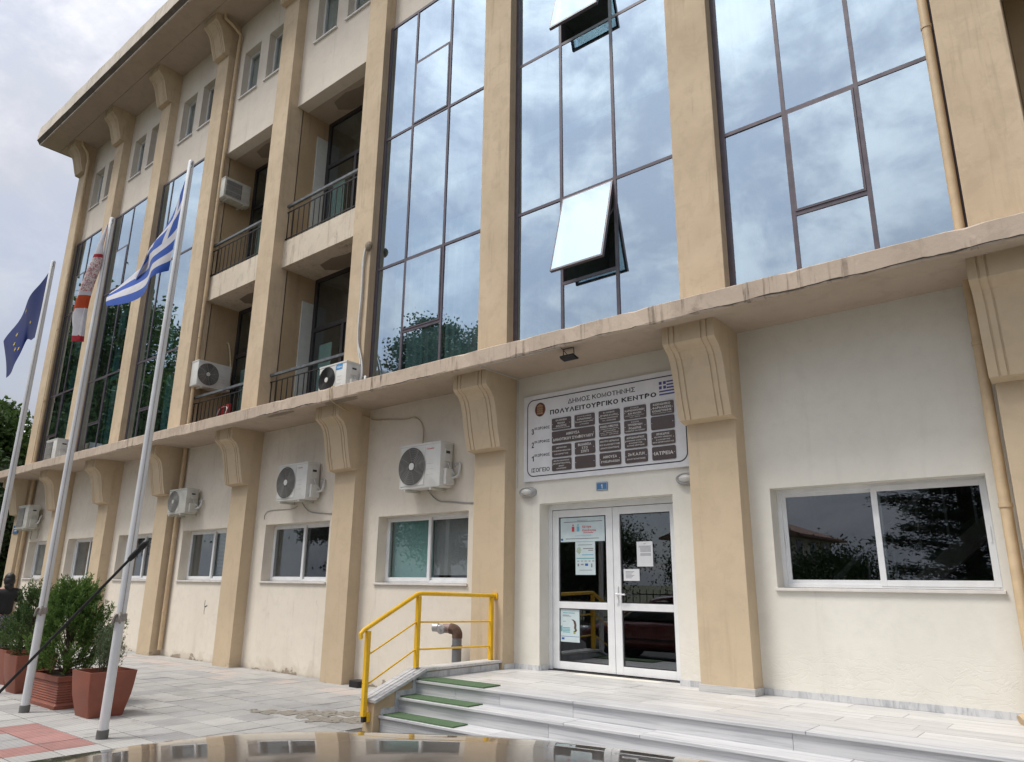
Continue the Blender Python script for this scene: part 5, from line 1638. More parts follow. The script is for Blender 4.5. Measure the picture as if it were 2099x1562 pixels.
# ================================================================== FLAGPOLES AND FLAGS
MAT['pole'] = plain('white_pole_paint', (.66, .67, .68), .4, var=.06, scale=3)
MAT['pole_foot'] = plain('grey_pole_foot', (.13, .13, .125), .8, var=.2)
MAT['rope'] = plain('grey_rope', (.33, .30, .27), .9, var=.2, scale=40)
POLES = [((-8.79, 3.79), (-8.66, 3.80), 6.93, 'white flagpole nearest the porch, with the striped flag', True),
         ((-11.14, 3.80), (-11.03, 3.80), 6.89, 'middle white flagpole, with the white and red flag', True),
         ((-13.38, 3.80), (-13.33, 3.80), 6.84, 'farthest white flagpole, with the dark blue flag', False)]
for ((bx, by), (tx, ty), tz, lab, knot) in POLES:
    e = empty('flagpole', (bx, by, 0), lab, 'flagpole', 'flagpoles in front of the building')
    at = lambda z: Vector((bx + (tx - bx) * z / tz, by + (ty - by) * z / tz, z))
    MB().tube([at(.07), at(2.2), at(4.6), at(tz - .015), at(tz)], [.050, .049, .043, .036, .028], 18).build('pole', MAT['pole'], e, smooth=50)
    MB().tube([at(-.01), at(.085), at(.09)], [.060, .060, .052], 16).build('foot', MAT['pole_foot'], e, smooth=50)
    MB().tube([at(1.25) + Vector((.052, -.012, 0)), at(3.6) + Vector((.050, -.02, 0)), at(5.4) + Vector((.052, -.02, 0)), at(tz - .12) + Vector((.045, -.015, 0))], .0045, 5).build('halyard', MAT['rope'], e)
    MB().tube(smoothpts([at(tz - .07) + Vector((.03, -.01, 0)), at(tz - .05) + Vector((.06, -.01, .01)), at(tz - .11) + Vector((.062, -.01, 0)), at(tz - .12) + Vector((.045, -.015, 0))], 4), .006, 5).build('pulley_hook', MAT['iron_grey'], e)
    if knot:
        km = MB()
        for k in range(5):
            p = at(1.20 + k * .016)
            km.ring((p.x, p.y, p.z), 'z', .056, .011, 16, 6)
        km.tube(smoothpts([at(1.22) + Vector((.05, -.03, 0)), at(1.25) + Vector((.085, -.05, .02)), at(1.20) + Vector((.09, -.04, -.02)), at(1.26) + Vector((.06, -.03, .03))], 4), .012, 6)
        km.tube(smoothpts([at(1.24) + Vector((-.04, -.04, 0)), at(1.19) + Vector((-.02, -.075, -.02)), at(1.23) + Vector((.03, -.07, .03)), at(1.27) + Vector((.05, -.04, .0))], 4), .012, 6)
        km.build('rope_knot', MAT['rope'], e, smooth=60)
    gm = MB()


def bez(pts, t):
    """Catmull-Rom through pts, t in 0..1"""
    n = len(pts) - 1
    s = min(t * n, n - 1e-6)
    i = int(s)
    f = s - i
    P_ = [Vector(p) for p in pts]
    p0, p1, p2, p3 = P_[max(i - 1, 0)], P_[i], P_[i + 1], P_[min(i + 2, n)]
    return .5 * ((2 * p1) + (-p0 + p2) * f + (2 * p0 - 5 * p1 + 4 * p2 - p3) * f * f + (-p0 + 3 * p1 - 3 * p2 + p3) * f ** 3)


MAT['fl_blue'] = cloth('flag_blue', (.035, .10, .42))
MAT['fl_white'] = cloth('flag_white', (.66, .66, .70))
MAT['fl_eu'] = cloth('flag_dark_blue', (.009, .026, .15))
MAT['fl_yellow'] = cloth('flag_yellow', (.75, .58, .05), .1)
MAT['fl_red'] = cloth('flag_crimson', (.40, .035, .05))
MAT['fl_orange'] = cloth('flag_orange_red', (.55, .09, .03))
t = NT('flag_embroidered_emblem')
vz = t.n('ShaderNodeTexVoronoi', {'Vector': t.pos((1, 1, 1)), 'Scale': 26}, feature='DISTANCE_TO_EDGE').outputs[0]
nz_ = t.noise(t.pos(), 30, 5, .6, 1.5)
cc = t.mix(t.mapr(nz_, .44, .52), (.42, .16, .15), (.62, .56, .54))
cc = t.mix(t.mapr(t.noise(t.pos(loc=(5, 1, 2)), 36, 4, .6, 1.0), .54, .60), cc, (.24, .18, .20))
MAT['fl_emblem'] = t.done(t.bsdf(**{'Base Color': cc, 'Roughness': .85}))


def flag_grid(fn, nu, nv, matfn):
    mb = MB()
    vs_ = [fn(i / nu, j / nv) for j in range(nv + 1) for i in range(nu + 1)]
    mb._add(vs_, [])
    for j in range(nv):
        for i in range(nu):
            a = j * (nu + 1) + i
            mb.f.append((a, a + 1, a + nu + 2, a + nu + 1))
            mb.mi.append(matfn((i + .5) / nu, (j + .5) / nv))
    return mb


# striped blue and white flag, blown towards the far end and drooping
G_TOP = [(-8.70, 3.79, 6.72), (-8.90, 3.76, 6.42), (-9.22, 3.80, 6.18), (-9.62, 3.84, 6.04), (-10.10, 3.80, 5.80), (-10.52, 3.78, 5.56)]
G_BOT = [(-8.83, 3.79, 5.42), (-8.95, 3.72, 5.36), (-9.14, 3.70, 5.29), (-9.50, 3.72, 5.22), (-9.88, 3.70, 5.19), (-10.20, 3.68, 5.22)]


def f_greek(u, v):
    s_ = max(0.0, min(1.0, (u - .25) / .7))
    s_ = s_ * s_ * (3 - 2 * s_)
    # towards the fly the upper stripes fold over and hang behind
    g_ = (v - .55) / .45 if v > .55 else .55 * (.55 - v) / .55
    p = bez(G_TOP, u).lerp(bez(G_BOT, u), (1 - s_) * v + s_ * g_)
    if v < .55:
        p.y += s_ * .09 * math.sin((.55 - v) / .55 * 1.4)
    p.y += .06 * math.sin(u * 8 + v * 3) * min(1, u * 3) + .025 * u * math.sin(v * 9 + u * 4)
    p.x += .03 * math.sin(v * 8 + u * 2) * min(1, u * 6)
    return p


def m_greek(u, v):
    r_ = int(v * 9)
    if u < 10 / 27 * 1.05 and r_ < 5:
        uu = u / (10 / 27 * 1.05)
        return 1 if (.4 < uu < .6 or .4 < v * 9 / 5 < .6) else 0
    return r_ % 2


gf = flag_grid(f_greek, 57, 45, m_greek).build('flag', [MAT['fl_blue'], MAT['fl_white']], recalc=False, smooth=80)
tag(gf, 'blue and white striped flag blowing from the nearest pole', 'flag', 'flags on the poles')

# dark blue flag with yellow stars, hanging
E_TOP = [(-13.44, 3.79, 6.66), (-13.70, 3.76, 6.50), (-14.02, 3.76, 6.36), (-14.44, 3.80, 6.18), (-14.84, 3.82, 5.98), (-15.18, 3.80, 5.78)]
E_BOT = [(-13.50, 3.79, 5.50), (-13.80, 3.84, 5.53), (-14.05, 3.82, 5.58), (-14.00, 3.76, 5.24), (-14.08, 3.72, 5.02), (-14.46, 3.74, 4.96)]


def f_eu(u, v):
    p = bez(E_TOP, u).lerp(bez(E_BOT, u), v)
    p.y += .022 * math.sin(u * 12 + v * 3) * (.4 + u * .6)
    return p


ef = flag_grid(f_eu, 40, 26, lambda u, v: 0).build('flag', [MAT['fl_eu']], recalc=False, smooth=80)
tag(ef, 'dark blue flag with yellow stars drooping from the farthest pole', 'flag', 'flags on the poles')
for k in (0, 1, 2, 5, 9, 11):
    a = k * math.pi / 6
    uc, vc = .5 + .24 * math.cos(a), .5 + .33 * math.sin(a)
    smb = MB()
    pts = []
    for q in range(10):
        rr = (.040 if q % 2 == 0 else .016)
        b_ = math.pi / 2 + q * math.pi / 5
        pts.append((uc + rr * math.cos(b_) * .72, vc - rr * math.sin(b_)))
    P3 = [f_eu(*p) for p in pts]
    nrm = (f_eu(uc + .02, vc) - f_eu(uc, vc)).cross(f_eu(uc, vc + .02) - f_eu(uc, vc)).normalized()
    for sgn in (1, -1):
        c = f_eu(uc, vc) + nrm * .006 * sgn
        smb._add([c] + [p + nrm * .006 * sgn for p in P3], [(0, 1 + q, 1 + (q + 1) % 10) for q in range(10)])
    smb.build('star', MAT['fl_yellow'], ef, recalc=False)

# white flag with crimson edge and emblem, hanging limp in folds
R_L = [(-11.10, 3.78, 6.80), (-11.20, 3.76, 6.45), (-11.30, 3.74, 6.12), (-11.46, 3.72, 5.75), (-11.60, 3.74, 5.42), (-11.52, 3.78, 5.14)]
R_R = [(-11.04, 3.74, 6.76), (-11.01, 3.70, 6.45), (-11.0, 3.69, 6.15), (-11.10, 3.66, 5.75), (-11.16, 3.66, 5.42), (-11.18, 3.68, 5.00)]


def f_reg(u, v):
    p = bez(R_L, v).lerp(bez(R_R, v), u)
    p.y += .075 * math.sin(u * 13 + v * 3) * min(1, v * 2.2)
    p.x += .035 * math.sin(u * 21 + v * 4) * min(1, v * 2)
    if v > .93:
        p.z -= .10 * math.sin(u * math.pi * .9) * (v - .93) / .07
    return p


def m_reg(u, v):
    if v > .965 or (u < .10 and .2 < v < .85) or (v < .30 and u < .45):
        return 1
    if .36 < v < .64 and u > .22:
        return 3
    if .67 < v < .78 and u > .15:
        return 2
    if .33 < v <= .36:
        return 1
    return 0


rf = flag_grid(f_reg, 40, 60, m_reg).build('flag', [MAT['fl_white'], MAT['fl_red'], MAT['fl_orange'], MAT['fl_emblem']], recalc=False, smooth=80)
tag(rf, 'white flag with crimson edging hanging limp on the middle pole', 'flag', 'flags on the poles')

# ================================================================== PLANTERS
MAT['terracotta'] = plain('terracotta_plastic', (.25, .078, .048), .55, var=.12, scale=4, bump=.05)
MAT['soil'] = plain('dark_soil', (.04, .03, .022), .95, var=.3, scale=20)


def sq(cx_, cy_, hx, hy, z, r):
    pts = rrect(cx_ - hx, cx_ + hx, cy_ - hy, cy_ + hy, r, 3)
    return [(p[0], p[1], z) for p in pts]


def square_pot(cx_, cy_, label, s=1.0):
    e = empty('planter', (cx_, cy_, 0), label, 'planter', 'terracotta planters by the flagpoles')
    prof = [(.205, 0), (.225, .10), (.255, .24), (.270, .36), (.278, .46), (.285, .53), (.262, .53), (.255, .46)]
    rg = [sq(cx_, cy_, a * s, a * s, z * s, .018) for a, z in prof]
    MB().loft(rg, caps=False).build('pot', MAT['terracotta'], e, smooth=35, recalc=True)
    MB().loft([sq(cx_, cy_, .258 * s, .258 * s, .44 * s, .018), sq(cx_, cy_, .258 * s, .258 * s, .465 * s, .018)]).build('soil', MAT['soil'], e)
    return e


square_pot(-10.30, 4.36, 'tall square terracotta pot nearest the camera, behind the first flagpole')
square_pot(-13.16, 4.46, 'tall square terracotta pot behind the middle flagpole')
square_pot(-14.30, 4.66, 'square terracotta pot cut off by the left edge')
# ribbed trough
tr_ = empty('planter', (-11.50, 4.34, 0), 'low ribbed terracotta trough under the bushy conifer', 'planter', 'terracotta planters by the flagpoles')
rg = []
for i in range(0, 27):
    z = i * .0155
    rib = .008 if (i % 2 and 3 < i < 22) else 0
    out = .012 if (i <= 3 or i >= 22) else 0
    rg.append(sq(-11.50, 4.34, .455 + .022 * z / .4 + out - rib, .225 + .02 * z / .4 + out - rib, z, .02))
rg.append(sq(-11.50, 4.34, .455, .22, .403, .02))
rg.append(sq(-11.50, 4.34, .450, .215, .34, .02))
MB().loft(rg, caps=False).build('pot', MAT['terracotta'], tr_, smooth=25)
MB().box(-11.945, -11.055, 4.13, 4.55, .30, .345).build('soil', MAT['soil'], tr_)

MAT['thuja'] = leafmat('thuja_foliage', (.04, .10, .02), (.16, .25, .06), .3)
MAT['thuja2'] = leafmat('open_conifer_foliage', (.038, .080, .022), (.13, .19, .065), .3)
MAT['juniper'] = leafmat('grey_green_needles', (.06, .095, .045), (.16, .205, .11), .25)
MAT['bark'] = plain('bark', (.09, .065, .045), .95, var=.35, scale=14, bump=.5)


def blades(origins, dirs, length, width):
    n = len(origins)
    rnd = RNG.normal(size=(n, 3))
    side = np.cross(dirs, rnd)
    side /= np.linalg.norm(side, axis=1, keepdims=True) + 1e-9
    L = length[:, None]
    W = width[:, None]
    tip = origins + dirs * L
    mid = origins + dirs * L * .45
    q = np.stack([origins, mid + side * W, tip, mid - side * W], axis=1)
    return q


def conifer(name, c, hgt, rx, ry, z0, n_spray, n_blade, mat, label, lean=(0, 0), up=.9, fill=.4, seed=1, narrow=1.0, blen=.055, bwid=.0075):
    """bush of many upright sprays, every spray a stick of small blades; uneven outline"""
    rng = np.random.default_rng(seed)
    e = empty('potted_conifer', (c[0], c[1], z0), label, 'shrub', 'shrubs in the planters')
    st = MB()
    st.tube([(c[0], c[1], z0 - .06), (c[0] + lean[0] * .4, c[1], z0 + hgt * .4), (c[0] + lean[0], c[1] + lean[1], z0 + hgt * .8)], [.028, .02, .008], 7)
    O, D, Ls, Ws = [], [], [], []
    for i in range(n_spray):
        th = rng.uniform(0, 2 * math.pi)
        t_ = rng.uniform(0.02, 1) ** .9
        prof = (math.sin(math.pi * min(1, (t_ * .86 + .14)) ** .8)) ** .75
        rr = (fill + (1 - fill) * rng.uniform() ** .5) * prof * rng.uniform(.8, 1.12) * (1 + .16 * math.sin(th * 3 + seed) + .1 * math.sin(th * 5 + t_ * 9))
        base = np.array([c[0] + lean[0] * t_ + math.cos(th) * rx * rr * .82, c[1] + lean[1] * t_ + math.sin(th) * ry * rr * .82, z0 + t_ * hgt * .88])
        out = np.array([math.cos(th) * .55 * narrow, math.sin(th) * .55 * narrow, up + .3 * t_])
        out /= np.linalg.norm(out)
        sl = rng.uniform(.12, .36) * (hgt / 1.15)
        k = n_blade
        s = rng.uniform(0, 1, k)
        pts = base + out * (s * sl)[:, None] + rng.normal(size=(k, 3)) * .012
        dd = out + rng.normal(size=(k, 3)) * .55
        dd /= np.linalg.norm(dd, axis=1, keepdims=True)
        O.append(pts)
        D.append(dd)
        Ls.append(rng.uniform(.6, 1.2, k) * blen)
        Ws.append(rng.uniform(.7, 1.2, k) * bwid)
        if i % 9 == 0:
            root = (c[0] + lean[0] * t_ * .5, c[1], z0 + t_ * hgt * .35)
            st.tube([root, tuple(base), tuple(base + out * sl * .6)], [.009, .005, .002], 4)
    st.build('stem', MAT['bark'], e)
    q = blades(np.concatenate(O), np.concatenate(D), np.concatenate(Ls), np.concatenate(Ws))
    link_mesh('foliage', quads_mesh('foliage', q), mat, e)
    return e


conifer('t', (-11.52, 4.34), 1.20, .56, .48, .36, 520, 54, MAT['thuja'], 'dense bushy green conifer in the ribbed trough', fill=.45, seed=4)
conifer('t', (-13.18, 4.46), 1.05, .52, .46, .46, 210, 40, MAT['thuja2'], 'open dark conifer in the pot behind the middle flagpole', fill=.2, seed=9, lean=(-.12, 0), up=1.1)
conifer('t', (-14.35, 4.66), .62, .46, .42, .46, 220, 40, MAT['thuja2'], 'low conifer in the pot cut off by the left edge', fill=.3, seed=12, up=.8)
# sparse upright juniper: few separate leaders
ju = empty('potted_conifer', (-10.30, 4.36, .46), 'sparse grey-green upright shrub in the nearest pot', 'shrub', 'shrubs in the planters')
rng = np.random.default_rng(33)
O, D, Ls, Ws = [], [], [], []
stj = MB()
for (dx, dy, hh, lx) in ((-.17, .02, .50, -.16), (-.07, -.05, .62, -.05), (.02, .03, .70, .02), (.07, -.03, .58, .05), (.13, .02, .66, .17), (-.02, .08, .48, -.10), (.10, .06, .40, .10)):
    base = np.array([-10.32 + dx * .3, 4.36 + dy, .46])
    tip = np.array([-10.32 + dx + lx * .35, 4.36 + dy * 1.5, .46 + hh])
    stj.tube([tuple(base), tuple(base * .5 + tip * .5 + np.array([dx * .1, 0, 0])), tuple(tip)], [.008, .005, .002], 5)
    k = 620
    s = rng.uniform(.18, 1, k)
    wob = np.stack([.05 * np.sin(s * 14 + dx * 30), .05 * np.cos(s * 11), 0 * s], 1) * .5
    rad = (.055 * np.sin(np.clip(s, 0, 1) * math.pi * .92) + .012)[:, None]
    pts = base + (tip - base) * s[:, None] + rng.normal(size=(k, 3)) * rad * .7 + wob * .4
    dd = (tip - base) / np.linalg.norm(tip - base) * 1.0 + rng.normal(size=(k, 3)) * .55
    dd /= np.linalg.norm(dd, axis=1, keepdims=True)
    O.append(pts); D.append(dd); Ls.append(rng.uniform(.6, 1.2, k) * .042); Ws.append(rng.uniform(.7, 1.2, k) * .0045)
stj.build('stem', MAT['bark'], ju)
link_mesh('foliage', quads_mesh('foliage', blades(np.concatenate(O), np.concatenate(D), np.concatenate(Ls), np.concatenate(Ws))), MAT['juniper'], ju)

# ================================================================== TREES
MAT['leaf_a'] = leafmat('broad_leaves', (.025, .06, .012), (.09, .15, .035), .3)
MAT['leaf_b'] = leafmat('dark_leaves', (.016, .036, .012), (.055, .09, .028), .25)
MAT['leaf_c'] = leafmat('cedar_needles', (.014, .034, .018), (.04, .07, .03), .1)


def tree(c, hgt, crown, z_lo, n_clump, n_leaf, leaf, mat, label, seed, name='broadleaf_tree', group=None, clump=.85, trunk=.22):
    """tapered trunk, limbs to every few leaf clumps, clumps of leaf-sized faces spread through the crown"""
    rng = np.random.default_rng(seed)
    e = empty(name, (c[0], c[1], -.14), label, 'tree', group)
    tr = MB()
    top = (c[0] + rng.uniform(-.4, .4), c[1] + rng.uniform(-.4, .4), hgt * .86)
    tr.tube([(c[0], c[1], -.2), (c[0] + .1, c[1], z_lo), ((c[0] + top[0]) / 2, (c[1] + top[1]) / 2, (z_lo + top[2]) / 2), top], [trunk * 1.25, trunk, trunk * .55, trunk * .12], 9)
    Q = []
    zc, rz_ = (z_lo + hgt) / 2, (hgt - z_lo) / 2
    for i in range(n_clump):
        d = rng.normal(size=3)
        d /= np.linalg.norm(d)
        rr = rng.uniform(.25, 1) ** .6 * (1 + .18 * math.sin(3 * math.atan2(d[1], d[0]) + seed))
        p = np.array([c[0] + d[0] * crown * rr, c[1] + d[1] * crown * rr, zc + d[2] * rz_ * min(rr, 1.0) * .95])
        if i % 3 == 0:
            zb = z_lo + max(0, (p[2] - z_lo)) * .55
            f = (zb + .2) / (hgt)
            root = (c[0] + (top[0] - c[0]) * f, c[1] + (top[1] - c[1]) * f, zb)
            mid = tuple((np.array(root) * .5 + p * .5) + np.array([0, 0, .25]))
            tr.tube([root, mid, tuple(p)], [trunk * .35, trunk * .2, .02], 5)
        cs_ = clump * rng.uniform(.6, 1.3)
        k = n_leaf
        q = rng.normal(size=(k, 3)) * np.array([cs_, cs_, cs_ * .62]) * .55 + p
        dd = rng.normal(size=(k, 3))
        dd[:, 2] -= .35
        dd /= np.linalg.norm(dd, axis=1, keepdims=True)
        Q.append(blades(q, dd, rng.uniform(.7, 1.3, k) * leaf, rng.uniform(.7, 1.2, k) * leaf * .33))
    tr.build('trunk', MAT['bark'], e)
    link_mesh('crown', quads_mesh('crown', np.concatenate(Q)), mat, e)
    return e


def cedar(c, hgt, crown, label, seed, group=None):
    rng = np.random.default_rng(seed)
    e = empty('cedar_tree', (c[0], c[1], -.14), label, 'tree', group)
    tr = MB()
    tr.tube([(c[0], c[1], -.2), (c[0], c[1], hgt * .5), (c[0], c[1], hgt)], [.32, .2, .03], 9)
    Q = []
    for i in range(58):
        z = 1.3 + (hgt - 1.5) * (i / 58)
        th = i * 2.4
        L = crown * (1 - (z / hgt) ** 1.5 * .85) * rng.uniform(.75, 1.15)
        tip = np.array([c[0] + math.cos(th) * L, c[1] + math.sin(th) * L, z + .1 * L])
        root = np.array([c[0], c[1], z - .1])
        tr.tube([tuple(root), tuple(root * .5 + tip * .5 + np.array([0, 0, .1])), tuple(tip)], [.07, .045, .012], 5)
        k = 1100
        s = rng.uniform(.12, 1.03, k)
        pts = root + (tip - root) * s[:, None] + rng.normal(size=(k, 3)) * np.array([.46, .46, .16]) * (1.15 - s * .6)[:, None]
        dd = rng.normal(size=(k, 3)) * np.array([1, 1, .3]) + (tip - root) / L * .6
        dd /= np.linalg.norm(dd, axis=1, keepdims=True)
        Q.append(blades(pts, dd, rng.uniform(.12, .25, k), rng.uniform(.016, .032, k)))
    tr.build('trunk', MAT['bark'], e)
    link_mesh('crown', quads_mesh('crown', np.concatenate(Q)), MAT['leaf_c'], e)
    return e


GT_ = 'trees around the building'
# beyond the far corner, left edge of the picture
tree((-41.0, 10.6), 10.2, 2.7, 1.2, 90, 240, .26, MAT['leaf_a'], 'tall green tree beyond the far corner at the left edge', 3, group=GT_)
tree((-37.0, 9.6), 6.9, 2.8, .4, 90, 230, .24, MAT['leaf_b'], 'dark rounded tree close behind the far corner pillar', 5, group=GT_)
tree((-46.0, 14.5), 8.6, 3.4, .8, 80, 230, .28, MAT['leaf_b'], 'dark tree before the white-roofed house beyond the corner', 8, group=GT_)
# the street side, mirrored in the glass
tree((-42.0, 1.2), 16.6, 6.4, 2.6, 230, 380, .25, MAT['leaf_a'], 'big broadleaf tree mirrored in the far glass bays', 13, group=GT_, clump=1.5, trunk=.36)
tree((-53.0, -1.0), 17.5, 6.0, 2.6, 150, 300, .30, MAT['leaf_b'], 'broadleaf tree at the far end of the street', 17, group=GT_, clump=1.5, trunk=.36)
tree((-35.2, -10.5), 14.0, 3.2, 2.0, 170, 420, .19, MAT['leaf_b'], 'tree across the street mirrored low in the glass beside the entrance bay', 19, group=GT_, clump=1.0, trunk=.3)
tree((-28.6, -11.5), 17.6, 3.1, 2.4, 230, 440, .19, MAT['leaf_b'], 'taller dark tree across the street mirrored beside the cable bundle', 23, group=GT_, clump=1.0, trunk=.3)
cedar((-4.2, -12.6), 12.5, 3.0, 'dark cedar across the street mirrored in the entrance side window', 29, group=GT_)
for i, (xx, yy, hh, rr, lab) in enumerate(((-21.0, -14.0, 5.0, 2.4, 'mid-height tree across the street left of the lamp post'), (-15.0, -16.5, 4.4, 2.4, 'low tree across the street mirrored in the door'), (-9.6, -14.8, 2.9, 2.2, 'small tree across the street beside the cedar'), (4.5, -15.0, 8.5, 3.2, 'tree across the street right of the cedar'), (11.0, -16.0, 8.0, 3.4, 'farther tree across the street to the right'))):
    tree((xx, yy), hh, rr, .5, 90, 380, .13, MAT['leaf_b'], lab, 40 + i, group=GT_, clump=.9)

# ================================================================== OTHER HOUSES
MAT['house_w'] = plain('house_render', (.62, .60, .55), .85, var=.08, scale=1)
MAT['house_r'] = plain('pale_roof', (.60, .60, .60), .7, var=.1, scale=1)
MAT['tile_roof'] = plain('dull_tile_roof', (.22, .13, .10), .8, var=.2, scale=5)
MAT['house_glass'] = plain('house_window', (.05, .06, .07), .15, var=.1)


def house(x0, x1, y0, y1, hw, hr_, rmat, label, eave=.7):
    e = empty('house', ((x0 + x1) / 2, (y0 + y1) / 2, -.14), label, 'house')
    MB().box(x0, x1, y0, y1, -.2, hw).build('wall', MAT['house_w'], e)
    r = MB()
    xm_ = (x0 + x1) / 2
    r.prism([(x0 - eave, hw), (x1 + eave, hw), (x1 + eave, hw + .18), (xm_, hw + hr_), (x0 - eave, hw + .18)], 'y', y0 - eave, y1 + eave)
    r.build('roof', rmat, e)
    for zf in np.arange(.9, hw - 1.6, 2.9):
        for k in range(3):
            a = x0 + (x1 - x0) * (k + .5) / 3
            for (ya, yb_) in ((y0 - .04, y0 + .02), (y1 - .02, y1 + .04)):
                w = MB().box(a - .6, a + .6, ya, yb_, zf, zf + 1.4).build('window', MAT['house_glass'], e)
        for k in range(3):
            b_ = y0 + (y1 - y0) * (k + .5) / 3
            MB().box(x1 - .02, x1 + .04, b_ - .6, b_ + .6, zf, zf + 1.4).build('window', MAT['house_glass'], e)
    return e


house(-62.0, -52.0, 15.2, 27.0, 9.3, 2.6, MAT['house_r'], 'white house with pale gable roof beyond the far corner trees')
hb_ = house(-30.5, -20.5, -52.0, -42.0, 5.4, 2.2, MAT['tile_roof'], 'two-storey house with tiled roof across the street, mirrored in the window', 1.1)
MB().box(-30.0, -19.2, -42.0, -40.8, 2.6, 2.8).box(-19.3, -19.2, -42, -40.8, 2.8, 3.6).box(-30.0, -19.3, -40.9, -40.8, 2.8, 3.6).build('balcony', MAT['house_w'], hb_)

# iron fence across the street
fnc = empty('iron_fence', (-9.0, -8.6, 0), 'black iron fence along the far pavement', 'fence')
for z in (.35, 1.25):
    MB().box(-30, 8, -8.62, -8.58, z, z + .04).build('fence_rail', MAT['rail_black'], fnc)
bar = MB().box(-.012, .012, -.012, .012, 0, 1.45).mesh('fence_bar')
bar.materials.append(MAT['rail_black'])
for k in range(127):
    o = link_mesh('fence_bar', bar, None, fnc)
    o.location = (-30 + .3 * k, -8.6, 0)

# ================================================================== CARS
def car_paint(name, c, flake=.3):
    t = NT(name)
    fl = t.noise(t.pos(), 900, 2)
    dust = t.noise(t.pos(), 7, 7, .65, .4)
    col = t.mix(t.mapr(fl, .4, .7), tuple(x * .8 for x in c), tuple(min(1, x * 1.35) for x in c))
    col = t.mix(t.math('MULTIPLY', t.mapr(dust, .40, .75), .2), col, (.38, .35, .31))
    speck = t.mapr(t.noise(t.pos(), 75, 5, .7), .66, .72)
    col = t.mix(t.math('MULTIPLY', speck, .5), col, (.45, .41, .35))
    return t.done(t.bsdf(**{'Base Color': col, 'Metallic': flake, 'Roughness': .3, 'Coat Weight': 1.0, 'Coat Roughness': t.mapr(dust, .3, .8, .008, .045), 'Coat IOR': 1.6}))


MAT['paint'] = car_paint('brown_grey_metallic_paint', (.20, .17, .155), .75)
MAT['paint_red'] = car_paint('dark_red_paint', (.16, .012, .014), .2)
MAT['car_glass'] = plain('tinted_car_glass', (.02, .022, .024), .06, var=0)
MAT['tyre'] = plain('tyre_rubber', (.02, .02, .02), .85, var=.15)
MAT['rim'] = plain('alloy_rim', (.42, .42, .43), .3, metal=.8)
MAT['trim'] = plain('black_car_trim', (.015, .015, .016), .5)
MAT['head_lamp'] = plain('clear_lamp', (.55, .57, .6), .1, var=.05)
MAT['tail_lamp'] = plain('red_lamp', (.30, .01, .01), .15)


def lerp_tab(tab, x):
    if x <= tab[0][0]:
        return tab[0][1]
    for (a, va), (b, vb) in zip(tab, tab[1:]):
        if x <= b:
            f = (x - a) / (b - a)
            f = f * f * (3 - 2 * f)
            return va + (vb - va) * f
    return tab[-1][1]


